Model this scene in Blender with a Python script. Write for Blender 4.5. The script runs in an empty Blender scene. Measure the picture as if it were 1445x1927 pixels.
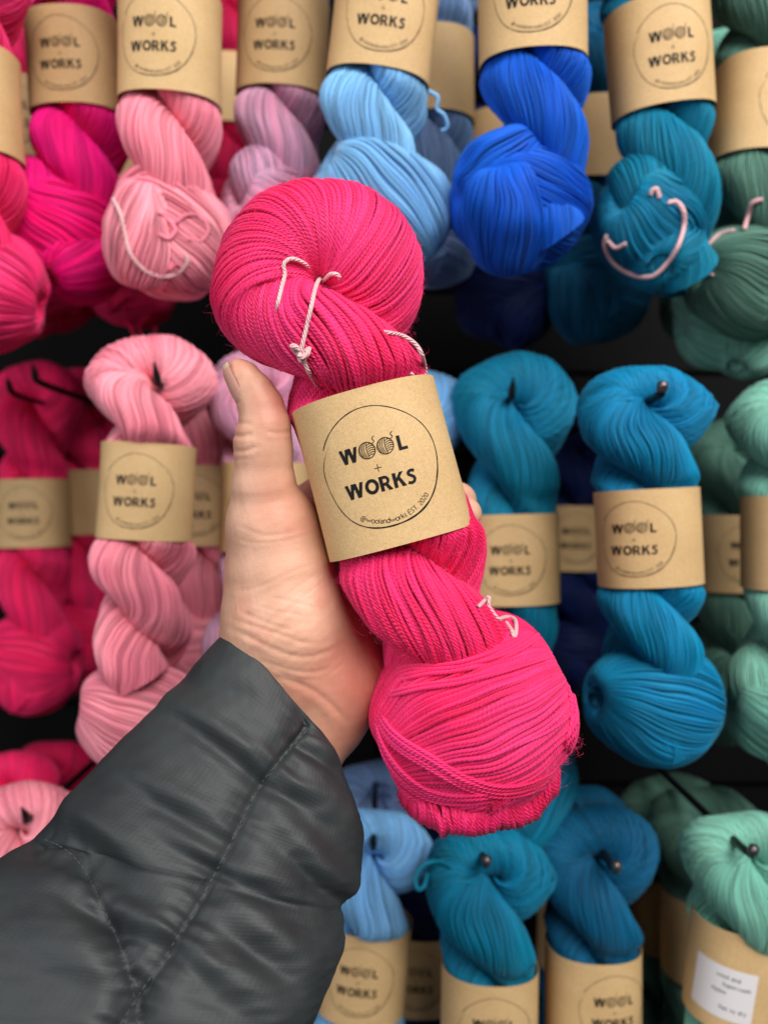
import bpy, math, random
import numpy as np
from mathutils import Matrix, Vector, Euler
from mathutils.bvhtree import BVHTree

# ------------------------------------------------------------------ camera, light, exposure
scene = bpy.context.scene
COL = scene.collection
F = 1448.0                      # focal length in photograph pixels
CX, CY = 722.5, 963.5

cam_d = bpy.data.cameras.new('camera')
cam = bpy.data.objects.new('camera', cam_d)
COL.objects.link(cam)
cam.location = (0, 0, 0)
cam.rotation_euler = (math.radians(90), 0, 0)
cam_d.sensor_fit = 'HORIZONTAL'
cam_d.sensor_width = 36.0
cam_d.lens = 36.0 * F / 1445.0
cam_d.clip_start = 0.01
cam_d.clip_end = 20.0
cam_d.dof.use_dof = True
cam_d.dof.focus_distance = 0.322
cam_d.dof.aperture_fstop = 7.4
scene.camera = cam

world = bpy.data.worlds.new('World')
scene.world = world
world.use_nodes = True
world.node_tree.nodes['Background'].inputs['Color'].default_value = (0.92, 0.96, 1.0, 1)
world.node_tree.nodes['Background'].inputs['Strength'].default_value = 0.045


def area_lamp(name, loc, target, size_x, size_y, power, color):
    l = bpy.data.lights.new(name, 'AREA')
    l.shape = 'RECTANGLE'
    l.size, l.size_y, l.energy, l.color = size_x, size_y, power, color
    o = bpy.data.objects.new(name, l)
    COL.objects.link(o)
    o.location = loc
    o.rotation_euler = (Vector(target) - Vector(loc)).to_track_quat('-Z', 'Y').to_euler()
    return o


# soft daylight from the open shop front behind the photographer, plus added fill
area_lamp('window_light', (0.6, -0.75, 1.05), (0.0, 0.45, -0.02), 1.4, 1.2, 45.0, (1.0, 0.97, 0.93))
area_lamp('fill_light_low', (-1.1, -0.7, 0.25), (0.0, 0.42, -0.03), 0.9, 1.2, 10.5, (0.95, 0.97, 1.0))  # unseen fill lamp, added low on the left to lift the shade

scene.view_settings.view_transform = 'Standard'
scene.view_settings.look = 'None'
scene.view_settings.exposure = 0.10
scene.view_settings.gamma = 1.0
scene.view_settings.use_curve_mapping = False
scene.cycles.use_denoising = True
scene.cycles.max_bounces = 6
scene.cycles.diffuse_bounces = 4
scene.cycles.glossy_bounces = 3

# ------------------------------------------------------------------ helpers
rng = np.random.default_rng(7)


def W(px, py, d):
    return np.array([(px - CX) / F * d, d, (CY - py) / F * d])


def to_px(P):
    return np.stack([P[..., 0] / P[..., 1] * F + CX, CY - P[..., 2] / P[..., 1] * F], -1)


def lin(r, g, b):
    f = lambda c: (c / 255 / 12.92) if c / 255 <= 0.04045 else ((c / 255 + 0.055) / 1.055) ** 2.4
    return (f(r), f(g), f(b))


def smooth_noise(P, wavelength, seed, octaves=7):
    """sum of random plane waves, about -1..1"""
    r = np.random.default_rng(seed)
    out = np.zeros(P.shape[:-1])
    for _ in range(octaves):
        k = r.normal(size=3)
        k /= np.linalg.norm(k)
        k *= 2 * np.pi / (wavelength * r.uniform(0.7, 1.5))
        out += np.sin(P @ k + r.uniform(0, 6.28))
    return out / math.sqrt(octaves) * 0.8


def noise_vec(P, wavelength, seed):
    return np.stack([smooth_noise(P, wavelength, seed + i * 13) for i in range(3)], -1)


def unit(v):
    return v / np.maximum(np.linalg.norm(v, axis=-1, keepdims=True), 1e-12)


def raw_mesh(name, verts, faces, uv=None, rnd=None, smooth=True):
    """verts (n,3); faces (m,4) or (m,3) int array; uv (m*k,2) per loop; rnd per vertex"""
    verts = np.ascontiguousarray(verts, dtype=np.float32)
    faces = np.ascontiguousarray(faces, dtype=np.int32)
    me = bpy.data.meshes.new(name)
    me.vertices.add(len(verts))
    me.vertices.foreach_set('co', verts.ravel())
    k = faces.shape[1]
    me.loops.add(faces.size)
    me.loops.foreach_set('vertex_index', faces.ravel())
    me.polygons.add(len(faces))
    me.polygons.foreach_set('loop_start', np.arange(0, faces.size, k, dtype=np.int32))
    me.polygons.foreach_set('loop_total', np.full(len(faces), k, dtype=np.int32))
    if smooth:
        me.polygons.foreach_set('use_smooth', np.ones(len(faces), dtype=bool))
    if uv is not None:
        l = me.uv_layers.new(name='UVMap')
        l.data.foreach_set('uv', np.ascontiguousarray(uv, dtype=np.float32).ravel())
    if rnd is not None:
        a = me.attributes.new('rnd', 'FLOAT', 'POINT')
        a.data.foreach_set('value', np.ascontiguousarray(rnd, dtype=np.float32))
    me.update()
    me.validate()
    return me


def obj(name, me, mat=None, parent=None):
    o = bpy.data.objects.new(name, me)
    COL.objects.link(o)
    if mat is not None:
        if not me.materials:
            me.materials.append(mat)
        if me.materials[0] is not mat:
            o.material_slots[0].link = 'OBJECT'
            o.material_slots[0].material = mat
    if parent is not None:
        o.parent = parent
    return o


def empty(name, label, cat, group=None):
    o = bpy.data.objects.new(name, None)
    COL.objects.link(o)
    o.empty_display_size = 0.02
    o['label'] = label
    o['category'] = cat
    if group:
        o['group'] = group
    return o


class Geo:
    """collects grids / tubes into one mesh"""

    def __init__(self):
        self.v, self.f, self.uv, self.r, self.n = [], [], [], [], 0

    def add(self, v, f, uv, r):
        self.v.append(v)
        self.f.append(f + self.n)
        self.uv.append(uv)
        self.r.append(r)
        self.n += len(v)

    def mesh(self, name, scale=1.0):
        return raw_mesh(name, np.concatenate(self.v) * scale, np.concatenate(self.f),
                        np.concatenate(self.uv), np.concatenate(self.r))

    def arrays(self, scale=1.0):
        return np.concatenate(self.v) * scale, np.concatenate(self.f)

    def tubes(self, P, nrm, rad, sides=6, diam=None, rnd=None, taper=False):
        """P (S,M,3) centre lines, nrm (S,M,3) reference normals, rad scalar or (S,M)"""
        S, M, _ = P.shape
        T = unit(np.gradient(P, axis=1))
        n = unit(nrm - (nrm * T).sum(-1, keepdims=True) * T)
        b = np.cross(T, n)
        rad = np.broadcast_to(np.asarray(rad, float), (S, M)).copy()
        if taper:
            rad[:, 0] *= 0.15
            rad[:, -1] *= 0.15
        a = np.arange(sides) / sides * 2 * np.pi
        V = P[:, :, None, :] + rad[:, :, None, None] * (
            np.cos(a)[None, None, :, None] * n[:, :, None, :] + np.sin(a)[None, None, :, None] * b[:, :, None, :])
        idx = np.arange(S * M * sides).reshape(S, M, sides)
        nx = np.roll(idx, -1, axis=2)
        fa = np.stack([idx[:, :-1], nx[:, :-1], nx[:, 1:], idx[:, 1:]], -1).reshape(-1, 4)
        d = diam if diam else 2 * float(rad.mean())
        L = np.concatenate([np.zeros((S, 1)), np.cumsum(np.linalg.norm(np.diff(P, axis=1), axis=-1), axis=1)], 1) / d
        off = rng.uniform(0, 1, (S, 1))
        L = L + off
        u0 = np.broadcast_to(L[:, :-1, None], (S, M - 1, sides))
        u1 = np.broadcast_to(L[:, 1:, None], (S, M - 1, sides))
        v0 = np.broadcast_to(np.arange(sides) / sides, (S, M - 1, sides))
        v1 = v0 + 1.0 / sides
        uv = np.stack([np.stack([u0, v0], -1), np.stack([u0, v1], -1), np.stack([u1, v1], -1), np.stack([u1, v0], -1)],
                      -2).reshape(-1, 2)
        if rnd is None:
            rnd = rng.uniform(0, 1, S)
        r = np.broadcast_to(np.asarray(rnd)[:, None, None], (S, M, sides)).ravel()
        self.add(V.reshape(-1, 3), fa, uv, r)

    def grid(self, V, close_u=False, rnd=0.5):
        """V (A,B,3)"""
        A, B, _ = V.shape
        idx = np.arange(A * B).reshape(A, B)
        if close_u:
            idx2 = np.concatenate([idx, idx[:, :1]], 1)
        else:
            idx2 = idx
        fa = np.stack([idx2[:-1, :-1], idx2[:-1, 1:], idx2[1:, 1:], idx2[1:, :-1]], -1).reshape(-1, 4)
        Bn = idx2.shape[1]
        uu, vv = np.meshgrid(np.arange(A) / (A - 1), np.arange(Bn) / (Bn - 1), indexing='ij')
        uvv = np.stack([uu, vv], -1)
        uv = np.stack([uvv[:-1, :-1], uvv[:-1, 1:], uvv[1:, 1:], uvv[1:, :-1]], -2).reshape(-1, 2)
        self.add(V.reshape(-1, 3), fa, uv, np.full(A * B, rnd))


def resample(P, n):
    """Catmull-Rom style smooth resampling of a polyline"""
    P = np.asarray(P, float)
    if len(P) > 2:
        Q = np.concatenate([[2 * P[0] - P[1]], P, [2 * P[-1] - P[-2]]])
        out = []
        for i in range(len(P) - 1):
            p0, p1, p2, p3 = Q[i:i + 4]
            t = np.linspace(0, 1, 16, endpoint=False)[:, None]
            out.append(0.5 * ((2 * p1) + (-p0 + p2) * t + (2 * p0 - 5 * p1 + 4 * p2 - p3) * t ** 2 +
                              (-p0 + 3 * p1 - 3 * p2 + p3) * t ** 3))
        out.append(P[-1:])
        P = np.concatenate(out)
    s = np.concatenate([[0], np.cumsum(np.linalg.norm(np.diff(P, axis=0), axis=1))])
    q = np.linspace(0, s[-1], n)
    return np.stack([np.interp(q, s, P[:, i]) for i in range(P.shape[1])], -1)


# ------------------------------------------------------------------ materials
def new_mat(name):
    m = bpy.data.materials.new(name)
    m.use_nodes = True
    nt = m.node_tree
    return m, nt, nt.nodes['Principled BSDF']


def N(nt, kind, **kw):
    n = nt.nodes.new(kind)
    for k, v in kw.items():
        setattr(n, k, v)
    return n


def math_node(nt, op, a, b=None, c=None):
    n = nt.nodes.new('ShaderNodeMath')
    n.operation = op
    for i, x in enumerate((a, b, c)):
        if x is None:
            continue
        if isinstance(x, (int, float)):
            n.inputs[i].default_value = x
        else:
            nt.links.new(x, n.inputs[i])
    return n.outputs[0]


def yarn_mat(name, rgb, rgb2=None, fine=True, vary=0.25, twist=1.0, sheen=0.16, bump=None, spec=None):
    """rgb main dye, rgb2 second dye tone showing in patches (hand-dyed yarn)"""
    m, nt, p = new_mat(name)
    c1 = lin(*rgb)
    c2 = lin(*(rgb2 or rgb))
    tc = N(nt, 'ShaderNodeTexCoord')
    at = N(nt, 'ShaderNodeAttribute', attribute_name='rnd')
    no = N(nt, 'ShaderNodeTexNoise')
    no.inputs['Scale'].default_value = 16.0
    no.inputs['Detail'].default_value = 2.0
    nt.links.new(tc.outputs['Object'], no.inputs['Vector'])
    f = math_node(nt, 'MULTIPLY_ADD', at.outputs['Fac'], 0.5, math_node(nt, 'MULTIPLY_ADD', no.outputs['Fac'], 2.4, -0.95))
    cl = N(nt, 'ShaderNodeClamp')
    nt.links.new(f, cl.inputs['Value'])
    mix = N(nt, 'ShaderNodeMix', data_type='RGBA')
    mix.inputs['A'].default_value = (*c1, 1)
    mix.inputs['B'].default_value = (*c2, 1)
    nt.links.new(cl.outputs[0], mix.inputs['Factor'])
    hsv = N(nt, 'ShaderNodeHueSaturation')
    nt.links.new(mix.outputs['Result'], hsv.inputs['Color'])
    nt.links.new(math_node(nt, 'MULTIPLY_ADD', at.outputs['Fac'], vary, 1.0 - vary / 2), hsv.inputs['Value'])
    nt.links.new(hsv.outputs['Color'], p.inputs['Base Color'])
    p.inputs['Roughness'].default_value = 0.55
    p.inputs['Specular IOR Level'].default_value = spec if spec is not None else (0.38 if fine else 0.22)
    p.inputs['Sheen Weight'].default_value = sheen
    p.inputs['Sheen Roughness'].default_value = 0.45
    tint = [min(1, 0.35 + 0.65 * x ** 0.5) for x in c2]
    p.inputs['Sheen Tint'].default_value = (*tint, 1)
    # plied twist running round each strand
    sx = N(nt, 'ShaderNodeSeparateXYZ')
    nt.links.new(tc.outputs['UV'], sx.inputs[0])
    ph = math_node(nt, 'ADD', math_node(nt, 'MULTIPLY', sx.outputs['X'], 0.95 * twist), math_node(nt, 'MULTIPLY', sx.outputs['Y'], 4.0))
    s = math_node(nt, 'ABSOLUTE', math_node(nt, 'SINE', math_node(nt, 'MULTIPLY', ph, math.pi)))
    bm = N(nt, 'ShaderNodeBump')
    bm.inputs['Strength'].default_value = bump or (0.8 if fine else 0.4)
    bm.inputs['Distance'].default_value = 0.00045
    fib = N(nt, 'ShaderNodeTexNoise')
    fib.inputs['Scale'].default_value = 2600.0
    fib.inputs['Detail'].default_value = 2.0
    nt.links.new(tc.outputs['Object'], fib.inputs['Vector'])
    h = math_node(nt, 'MULTIPLY_ADD', fib.outputs['Fac'], 0.35, s)
    nt.links.new(h, bm.inputs['Height'])
    nt.links.new(bm.outputs['Normal'], p.inputs['Normal'])
    return m


def kraft_mat():
    m, nt, p = new_mat('kraft_paper')
    tc = N(nt, 'ShaderNodeTexCoord')
    mp = N(nt, 'ShaderNodeMapping')
    mp.inputs['Scale'].default_value = (1, 1, 1)
    nt.links.new(tc.outputs['Object'], mp.inputs['Vector'])
    no = N(nt, 'ShaderNodeTexNoise')
    no.inputs['Scale'].default_value = 950
    no.inputs['Detail'].default_value = 5
    no.inputs['Distortion'].default_value = 1.6
    nt.links.new(mp.outputs[0], no.inputs['Vector'])
    no2 = N(nt, 'ShaderNodeTexNoise')
    no2.inputs['Scale'].default_value = 45
    no2.inputs['Detail'].default_value = 3
    nt.links.new(mp.outputs[0], no2.inputs['Vector'])
    f = math_node(nt, 'ADD', math_node(nt, 'MULTIPLY', no.outputs['Fac'], 0.75), math_node(nt, 'MULTIPLY', no2.outputs['Fac'], 0.25))
    rp = N(nt, 'ShaderNodeValToRGB')
    nt.links.new(f, rp.inputs['Fac'])
    e = rp.color_ramp.elements
    e[0].position, e[0].color = 0.25, (*lin(184, 148, 100), 1)
    e[1].position, e[1].color = 0.72, (*lin(224, 190, 140), 1)
    nt.links.new(rp.outputs['Color'], p.inputs['Base Color'])
    p.inputs['Roughness'].default_value = 0.62
    p.inputs['Specular IOR Level'].default_value = 0.3
    bm = N(nt, 'ShaderNodeBump')
    bm.inputs['Strength'].default_value = 0.25
    bm.inputs['Distance'].default_value = 0.0002
    nt.links.new(no.outputs['Fac'], bm.inputs['Height'])
    nt.links.new(bm.outputs['Normal'], p.inputs['Normal'])
    return m


def plain_mat(name, rgb, rough=0.6, spec=0.4, metal=0.0, noise=0.0, scale=60.0):
    m, nt, p = new_mat(name)
    c = lin(*rgb)
    if noise:
        tc = N(nt, 'ShaderNodeTexCoord')
        no = N(nt, 'ShaderNodeTexNoise')
        no.inputs['Scale'].default_value = scale
        no.inputs['Detail'].default_value = 4
        nt.links.new(tc.outputs['Object'], no.inputs['Vector'])
        mix = N(nt, 'ShaderNodeMix', data_type='RGBA')
        mix.inputs['A'].default_value = (*[x * (1 - noise) for x in c], 1)
        mix.inputs['B'].default_value = (*[min(1, x * (1 + noise)) for x in c], 1)
        nt.links.new(no.outputs['Fac'], mix.inputs['Factor'])
        nt.links.new(mix.outputs['Result'], p.inputs['Base Color'])
    else:
        p.inputs['Base Color'].default_value = (*c, 1)
    p.inputs['Roughness'].default_value = rough
    p.inputs['Specular IOR Level'].default_value = spec
    p.inputs['Metallic'].default_value = metal
    return m


def skin_mat():
    m, nt, p = new_mat('skin')
    tc = N(nt, 'ShaderNodeTexCoord')
    no = N(nt, 'ShaderNodeTexNoise')
    no.inputs['Scale'].default_value = 38
    no.inputs['Detail'].default_value = 5
    nt.links.new(tc.outputs['Object'], no.inputs['Vector'])
    at = N(nt, 'ShaderNodeAttribute', attribute_name='rnd')
    rp = N(nt, 'ShaderNodeValToRGB')
    nt.links.new(no.outputs['Fac'], rp.inputs['Fac'])
    e = rp.color_ramp.elements
    e[0].position, e[0].color = 0.33, (*lin(203, 150, 125), 1)
    e[1].position, e[1].color = 0.68, (*lin(224, 175, 148), 1)
    mix = N(nt, 'ShaderNodeMix', data_type='RGBA')      # redder blood-filled skin on pads and heel of the hand
    nt.links.new(at.outputs['Fac'], mix.inputs['Factor'])
    nt.links.new(rp.outputs['Color'], mix.inputs['A'])
    mix.inputs['B'].default_value = (*lin(212, 128, 110), 1)
    nt.links.new(mix.outputs['Result'], p.inputs['Base Color'])
    p.inputs['Roughness'].default_value = 0.43
    p.inputs['Specular IOR Level'].default_value = 0.4
    p.inputs['Subsurface Weight'].default_value = 0.12
    p.inputs['Subsurface Radius'].default_value = (1.0, 0.35, 0.2)
    p.inputs['Subsurface Scale'].default_value = 0.004
    vo = N(nt, 'ShaderNodeTexVoronoi')
    vo.feature = 'DISTANCE_TO_EDGE'
    vo.inputs['Scale'].default_value = 1100
    n2 = N(nt, 'ShaderNodeTexNoise')
    n2.inputs['Scale'].default_value = 260
    n2.inputs['Detail'].default_value = 4
    nt.links.new(tc.outputs['Object'], n2.inputs['Vector'])
    nt.links.new(tc.outputs['Object'], vo.inputs['Vector'])
    h = math_node(nt, 'ADD', math_node(nt, 'MULTIPLY', vo.outputs['Distance'], 0.8), n2.outputs['Fac'])
    bm = N(nt, 'ShaderNodeBump')
    bm.inputs['Strength'].default_value = 0.42
    bm.inputs['Distance'].default_value = 0.0004
    nt.links.new(h, bm.inputs['Height'])
    nt.links.new(bm.outputs['Normal'], p.inputs['Normal'])
    return m


def nylon_mat():
    m, nt, p = new_mat('coated_nylon')
    tc = N(nt, 'ShaderNodeTexCoord')
    no = N(nt, 'ShaderNodeTexNoise')
    no.inputs['Scale'].default_value = 30
    no.inputs['Detail'].default_value = 6
    nt.links.new(tc.outputs['Object'], no.inputs['Vector'])
    rp = N(nt, 'ShaderNodeValToRGB')
    nt.links.new(no.outputs['Fac'], rp.inputs['Fac'])
    e = rp.color_ramp.elements
    e[0].position, e[0].color = 0.3, (*lin(35, 39, 42), 1)
    e[1].position, e[1].color = 0.75, (*lin(50, 55, 56), 1)
    nt.links.new(rp.outputs['Color'], p.inputs['Base Color'])
    rr = math_node(nt, 'MULTIPLY_ADD', no.outputs['Fac'], 0.2, 0.5)
    nt.links.new(rr, p.inputs['Roughness'])
    p.inputs['Specular IOR Level'].default_value = 0.5
    # ripstop weave: fine threads and a thicker thread grid
    sx = N(nt, 'ShaderNodeSeparateXYZ')
    nt.links.new(tc.outputs['UV'], sx.inputs[0])

    def threads(out, freq, pw):
        s = math_node(nt, 'ABSOLUTE', math_node(nt, 'SINE', math_node(nt, 'MULTIPLY', out, freq * math.pi)))
        return math_node(nt, 'POWER', s, pw)
    g = math_node(nt, 'ADD', threads(sx.outputs['X'], 150, 14), threads(sx.outputs['Y'], 170, 14))
    fine = N(nt, 'ShaderNodeTexNoise')
    fine.inputs['Scale'].default_value = 900
    nt.links.new(tc.outputs['Object'], fine.inputs['Vector'])
    h = math_node(nt, 'ADD', math_node(nt, 'MULTIPLY', g, 0.6), fine.outputs['Fac'])
    bm = N(nt, 'ShaderNodeBump')
    bm.inputs['Strength'].default_value = 0.18
    bm.inputs['Distance'].default_value = 0.0003
    nt.links.new(h, bm.inputs['Height'])
    nt.links.new(bm.outputs['Normal'], p.inputs['Normal'])
    return m


M_KRAFT = kraft_mat()
M_INK = plain_mat('black_ink', (18, 17, 18), 0.6, 0.2)
M_BLACK_METAL = plain_mat('black_metal', (9, 9, 10), 0.4, 0.5)
M_TIP = plain_mat('worn_metal_tip', (110, 105, 105), 0.35, 0.5, 0.8)
M_BOARD = plain_mat('black_stained_board', (5, 5, 6), 0.7, 0.12, noise=0.35, scale=25)
M_SKIN = skin_mat()
M_NAIL = plain_mat('nail', (216, 160, 142), 0.28, 0.5)
M_NAIL_EDGE = plain_mat('nail_edge', (222, 190, 160), 0.35, 0.5)
M_NYLON = nylon_mat()
M_THREAD = plain_mat('grey_thread', (70, 74, 76), 0.6, 0.4)
M_STICKER = plain_mat('white_sticker', (225, 220, 222), 0.5, 0.4)
M_STICKER_INK = plain_mat('grey_ink', (80, 78, 84), 0.6, 0.3)
M_COTTON = yarn_mat('pale_pink_cotton', (236, 182, 186), (244, 205, 206), vary=0.1, sheen=0.3, bump=1.0, spec=0.12)
M_FUZZ = plain_mat('pink_fibre', (246, 70, 134), 0.7, 0.2)

HELD = yarn_mat('hot_pink_yarn', (245, 8, 88), (251, 52, 128), vary=0.28, sheen=0.15)
YARN = {
    'light_pink': yarn_mat('light_pink_yarn', (246, 132, 156), (250, 162, 176), fine=False, vary=0.6),
    'magenta': yarn_mat('magenta_yarn', (252, 4, 146), (248, 10, 126), fine=False, vary=0.6),
    'crimson': yarn_mat('crimson_yarn', (246, 42, 112), (240, 24, 96), fine=False, vary=0.6),
    'red_pink': yarn_mat('red_pink_yarn', (244, 22, 100), (250, 62, 134), fine=False, vary=0.6),
    'deep_rose': yarn_mat('deep_rose_yarn', (214, 20, 88), (200, 10, 72), fine=False, vary=0.6),
    'lilac': yarn_mat('lilac_yarn', (212, 168, 200), (226, 150, 178), fine=False, vary=0.6),
    'light_blue': yarn_mat('light_blue_yarn', (132, 192, 236), (116, 174, 226), fine=False, vary=0.6),
    'dusty_blue': yarn_mat('dusty_blue_yarn', (114, 158, 204), (144, 166, 214), fine=False, vary=0.6),
    'royal': yarn_mat('royal_blue_yarn', (4, 98, 214), (0, 78, 196), fine=False, vary=0.6),
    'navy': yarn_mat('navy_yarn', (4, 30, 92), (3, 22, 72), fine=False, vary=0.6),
    'teal': yarn_mat('teal_yarn', (0, 130, 160), (0, 114, 154), fine=False, vary=0.6),
    'blue_teal': yarn_mat('blue_teal_yarn', (0, 140, 184), (0, 122, 172), fine=False, vary=0.6),
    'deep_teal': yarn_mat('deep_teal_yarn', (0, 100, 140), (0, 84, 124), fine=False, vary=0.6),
    'sage': yarn_mat('sage_green_yarn', (96, 140, 124), (82, 124, 110), fine=False, vary=0.6),
    'mint': yarn_mat('mint_yarn', (138, 198, 178), (116, 184, 166), fine=False, vary=0.6),
}

# ------------------------------------------------------------------ skein geometry (local mm: x right, y away, z up, origin at the loop's hole)
RR = 24.5      # radius of the loop's centre line
HALF = 62.0    # half a twist
Z1 = -31.0     # height where the first lobe crosses in front


def skein_path(seed, ds, zend=-226.0, flat=1.0):
    z = np.linspace(0, zend, 500)
    k = np.clip(-z / 48.0, 0, 1)
    k = k * k * (3 - 2 * k)
    amp = RR * (1 - k) + 16.0 * k
    k2 = np.clip((-z - 150) / 40, 0, 1)
    amp = amp * (1 - 0.25 * k2)
    ay = 16.0 * np.clip(-z / 25.0, 0, 1) + 2.0
    th = np.pi * (Z1 - z) / HALF
    A = np.stack([amp * np.sin(th), -ay * np.cos(th), z], -1)
    B = np.stack([-amp * np.sin(th), ay * np.cos(th), z], -1)
    a = np.linspace(np.pi, 0, 120)[1:-1]
    R = np.stack([RR * np.cos(a), np.zeros_like(a), flat * RR * np.sin(a)], -1)
    P = np.concatenate([A[::-1], R, B])
    s = np.concatenate([[0], np.cumsum(np.linalg.norm(np.diff(P, axis=0), axis=1))])
    n = int(s[-1] / ds)
    q = np.linspace(0, s[-1], n)
    C = np.stack([np.interp(q, s, P[:, i]) for i in range(3)], -1)
    for _ in range(6):                                   # soften the joins
        C[1:-1] = 0.25 * C[:-2] + 0.5 * C[1:-1] + 0.25 * C[2:]
    step = s[-1] / (n - 1)
    return C, step


def transport_frames(C):
    T = unit(np.gradient(C, axis=0))
    n = np.zeros_like(C)
    v = np.array([0.0, 1.0, 0.0])
    for i in range(len(C)):
        v = v - v.dot(T[i]) * T[i]
        v = v / np.linalg.norm(v)
        n[i] = v
    return T, n, np.cross(T, n)


def twisted_yarn(seed, ds, sides, nstr, deform=2.0, r_str=1.22, ring_k=2.5, rad_scale=1.0, flat=1.0, thin=0.0, ring_r=5.0, grip=(31.0, 25.0), layers=2, calm=1.0):
    g = Geo()
    r_ = np.random.default_rng(seed)
    C, step = skein_path(seed, ds, flat=flat)
    T, n, b = transport_frames(C)
    z = C[:, 2]
    ringness = np.clip((z + 26) / 30.0, 0, 1)
    ringness = ringness * ringness * (3 - 2 * ringness)
    r = (18.6 + ring_r * ringness) * rad_scale * (1 - thin * np.clip(z / (RR * flat), 0, 1))
    # squeeze below the band
    r = r * (1 - 0.10 * np.exp(-((z + 88) / 30.0) ** 2))
    kk = 0.92 + (ring_k - 0.92) * ringness
    phi = np.cumsum(kk / r) * step
    M = len(C)
    S = nstr
    sN = np.arange(M) * step

    def wob(wl, amp, S):
        out = np.zeros((S, M))
        for w in (wl, wl * 0.55, wl * 1.7):
            out += np.sin(2 * np.pi * sN[None] / (w * r_.uniform(0.75, 1.35, (S, 1))) + r_.uniform(0, 6.28, (S, 1)))
        return out * amp / 1.8
    for layer in range(layers):
        th = 2 * np.pi * (np.arange(S)[:, None] + 0.5 * layer) / S + phi[None] + wob(60, 0.5 * calm * 2 * np.pi / S, S)
        dr = calm * (wob(45, 0.5, S) + r_.normal(0, 0.2, (S, 1))) - 0.55 * layer
        nn = np.cos(th)[..., None] * n[None] + np.sin(th)[..., None] * b[None]
        P = C[None] + (r[None] + dr)[..., None] * nn
        P = P + deform * noise_vec(P, 70.0, seed) + 0.35 * deform * noise_vec(P, 28.0, seed + 5)
        P = squeeze(P, grip)
        g.tubes(P, nn, r_str, sides, diam=2 * r_str)
    a = np.arange(22) / 22 * 2 * np.pi
    core = C[:, None] + (r - 1.4 * r_str)[:, None, None] * (np.cos(a)[None, :, None] * n[:, None] + np.sin(a)[None, :, None] * b[:, None])
    core = core + deform * noise_vec(core, 70.0, seed) + 0.35 * deform * noise_vec(core, 28.0, seed + 5)
    core = squeeze(core, grip)
    core[..., :2] *= 0.97
    g.grid(core[::2], close_u=True)
    return g


def squeeze(P, grip, zc=-88.0, half=33.0):
    """the paper band presses the strands into its oval"""
    w = np.clip((half + 7.0 - np.abs(P[..., 2] - zc)) / 9.0, 0, 1)
    w = w * w * (3 - 2 * w)
    rho = np.sqrt((P[..., 0] / grip[0]) ** 2 + (P[..., 1] / grip[1]) ** 2)
    f = np.minimum(1.0, 0.96 / np.maximum(rho, 1e-6))
    f = 1 + (f - 1) * w
    Q = P.copy()
    Q[..., 0] *= f
    Q[..., 1] *= f
    return Q


def ball_end(seed, nstr, M, sides, ra=44.0, rb=40.0, deform=2.2, r_str=1.22, dive=0.3, messy=0.0, skew=0.0, layers=2, calm=1.0):
    """bundle of strands wrapped between two pinched poles on the local x axis, origin at its centre"""
    g = Geo()
    r_ = np.random.default_rng(seed)
    t = np.linspace(-1, 1, M)
    lam = t * math.radians(89)

    def shell(S, ra, rb, Rm, off, sd, core=True):
        Rm = np.array(Rm)
        bend = lambda P: P + deform * noise_vec(P, 60.0, seed) + 0.35 * deform * noise_vec(P, 26.0, seed + 3)
        prof = np.cos(lam) ** 0.85 * (1 + skew * np.sin(lam))
        ax = ra * np.sin(lam) * (1 - dive * np.abs(t) ** 9)
        for layer in range(layers):
            psi = 2 * np.pi * (np.arange(S) + 0.5 * layer) / S + r_.normal(0, 0.25 * 2 * np.pi / S, S)
            curl = 0.5 * messy * np.sin(3 * psi + sd)[:, None] * t[None] + 0.04 * calm * r_.normal(size=(S, 1)) * np.sin(2.5 * t + r_.uniform(0, 6, (S, 1)))
            ps = psi[:, None] + curl + 0.25 * t[None]
            rad = prof[None] * (rb + calm * r_.normal(0, 0.3, (S, 1)) + calm * 0.5 * np.sin(4 * t[None] + r_.uniform(0, 6, (S, 1))) - 0.6 * layer)
            axx = np.broadcast_to(ax[None], rad.shape)
            P = np.stack([axx, rad * np.cos(ps), rad * np.sin(ps)], -1)
            nn = unit(np.stack([np.broadcast_to(np.sin(lam)[None] * 0.6, rad.shape), np.cos(ps), np.sin(ps)], -1))
            g.tubes(bend(P @ Rm.T + off), nn @ Rm.T, r_str, sides, diam=2 * r_str)
        a = np.arange(26) / 26 * 2 * np.pi
        rr = prof * (rb - 1.5 * r_str)
        rr[0] = rr[-1] = 0.0
        cv = np.stack([np.broadcast_to((0.985 * ax)[:, None], (M, 26)), rr[:, None] * np.cos(a)[None], rr[:, None] * np.sin(a)[None]], -1)
        g.grid(bend(cv @ Rm.T + off), close_u=True)
    shell(nstr, ra, rb, np.eye(3), np.zeros(3), seed)
    if messy:
        k = r_.choice([-1, 1])
        shell(int(nstr * .72), ra * .82, rb * .72, Euler((0.4, 0.9 * k, 0.5)).to_matrix(), np.array([-13.0 * k, -9.0, -14.0]), seed + 1)
        shell(int(nstr * .6), ra * .7, rb * .6, Euler((0.2, -0.8 * k, -0.9)).to_matrix(), np.array([-20.0, -4.0, 12.0]), seed + 2)
    return g


# ---- paper band
BW, BD, BH = 33.0, 28.0, 64.5      # half width, half depth, height (mm)
_ang = np.linspace(-np.pi, np.pi, 721)


def band_xy(a, grow=0.0):
    """a = 0 faces the viewer (-y); slightly boxy oval"""
    e = 0.86
    x = (BW + grow) * np.sign(np.sin(a)) * np.abs(np.sin(a)) ** e
    y = -(BD + grow) * np.sign(np.cos(a)) * np.abs(np.cos(a)) ** e
    return x, y


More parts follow.
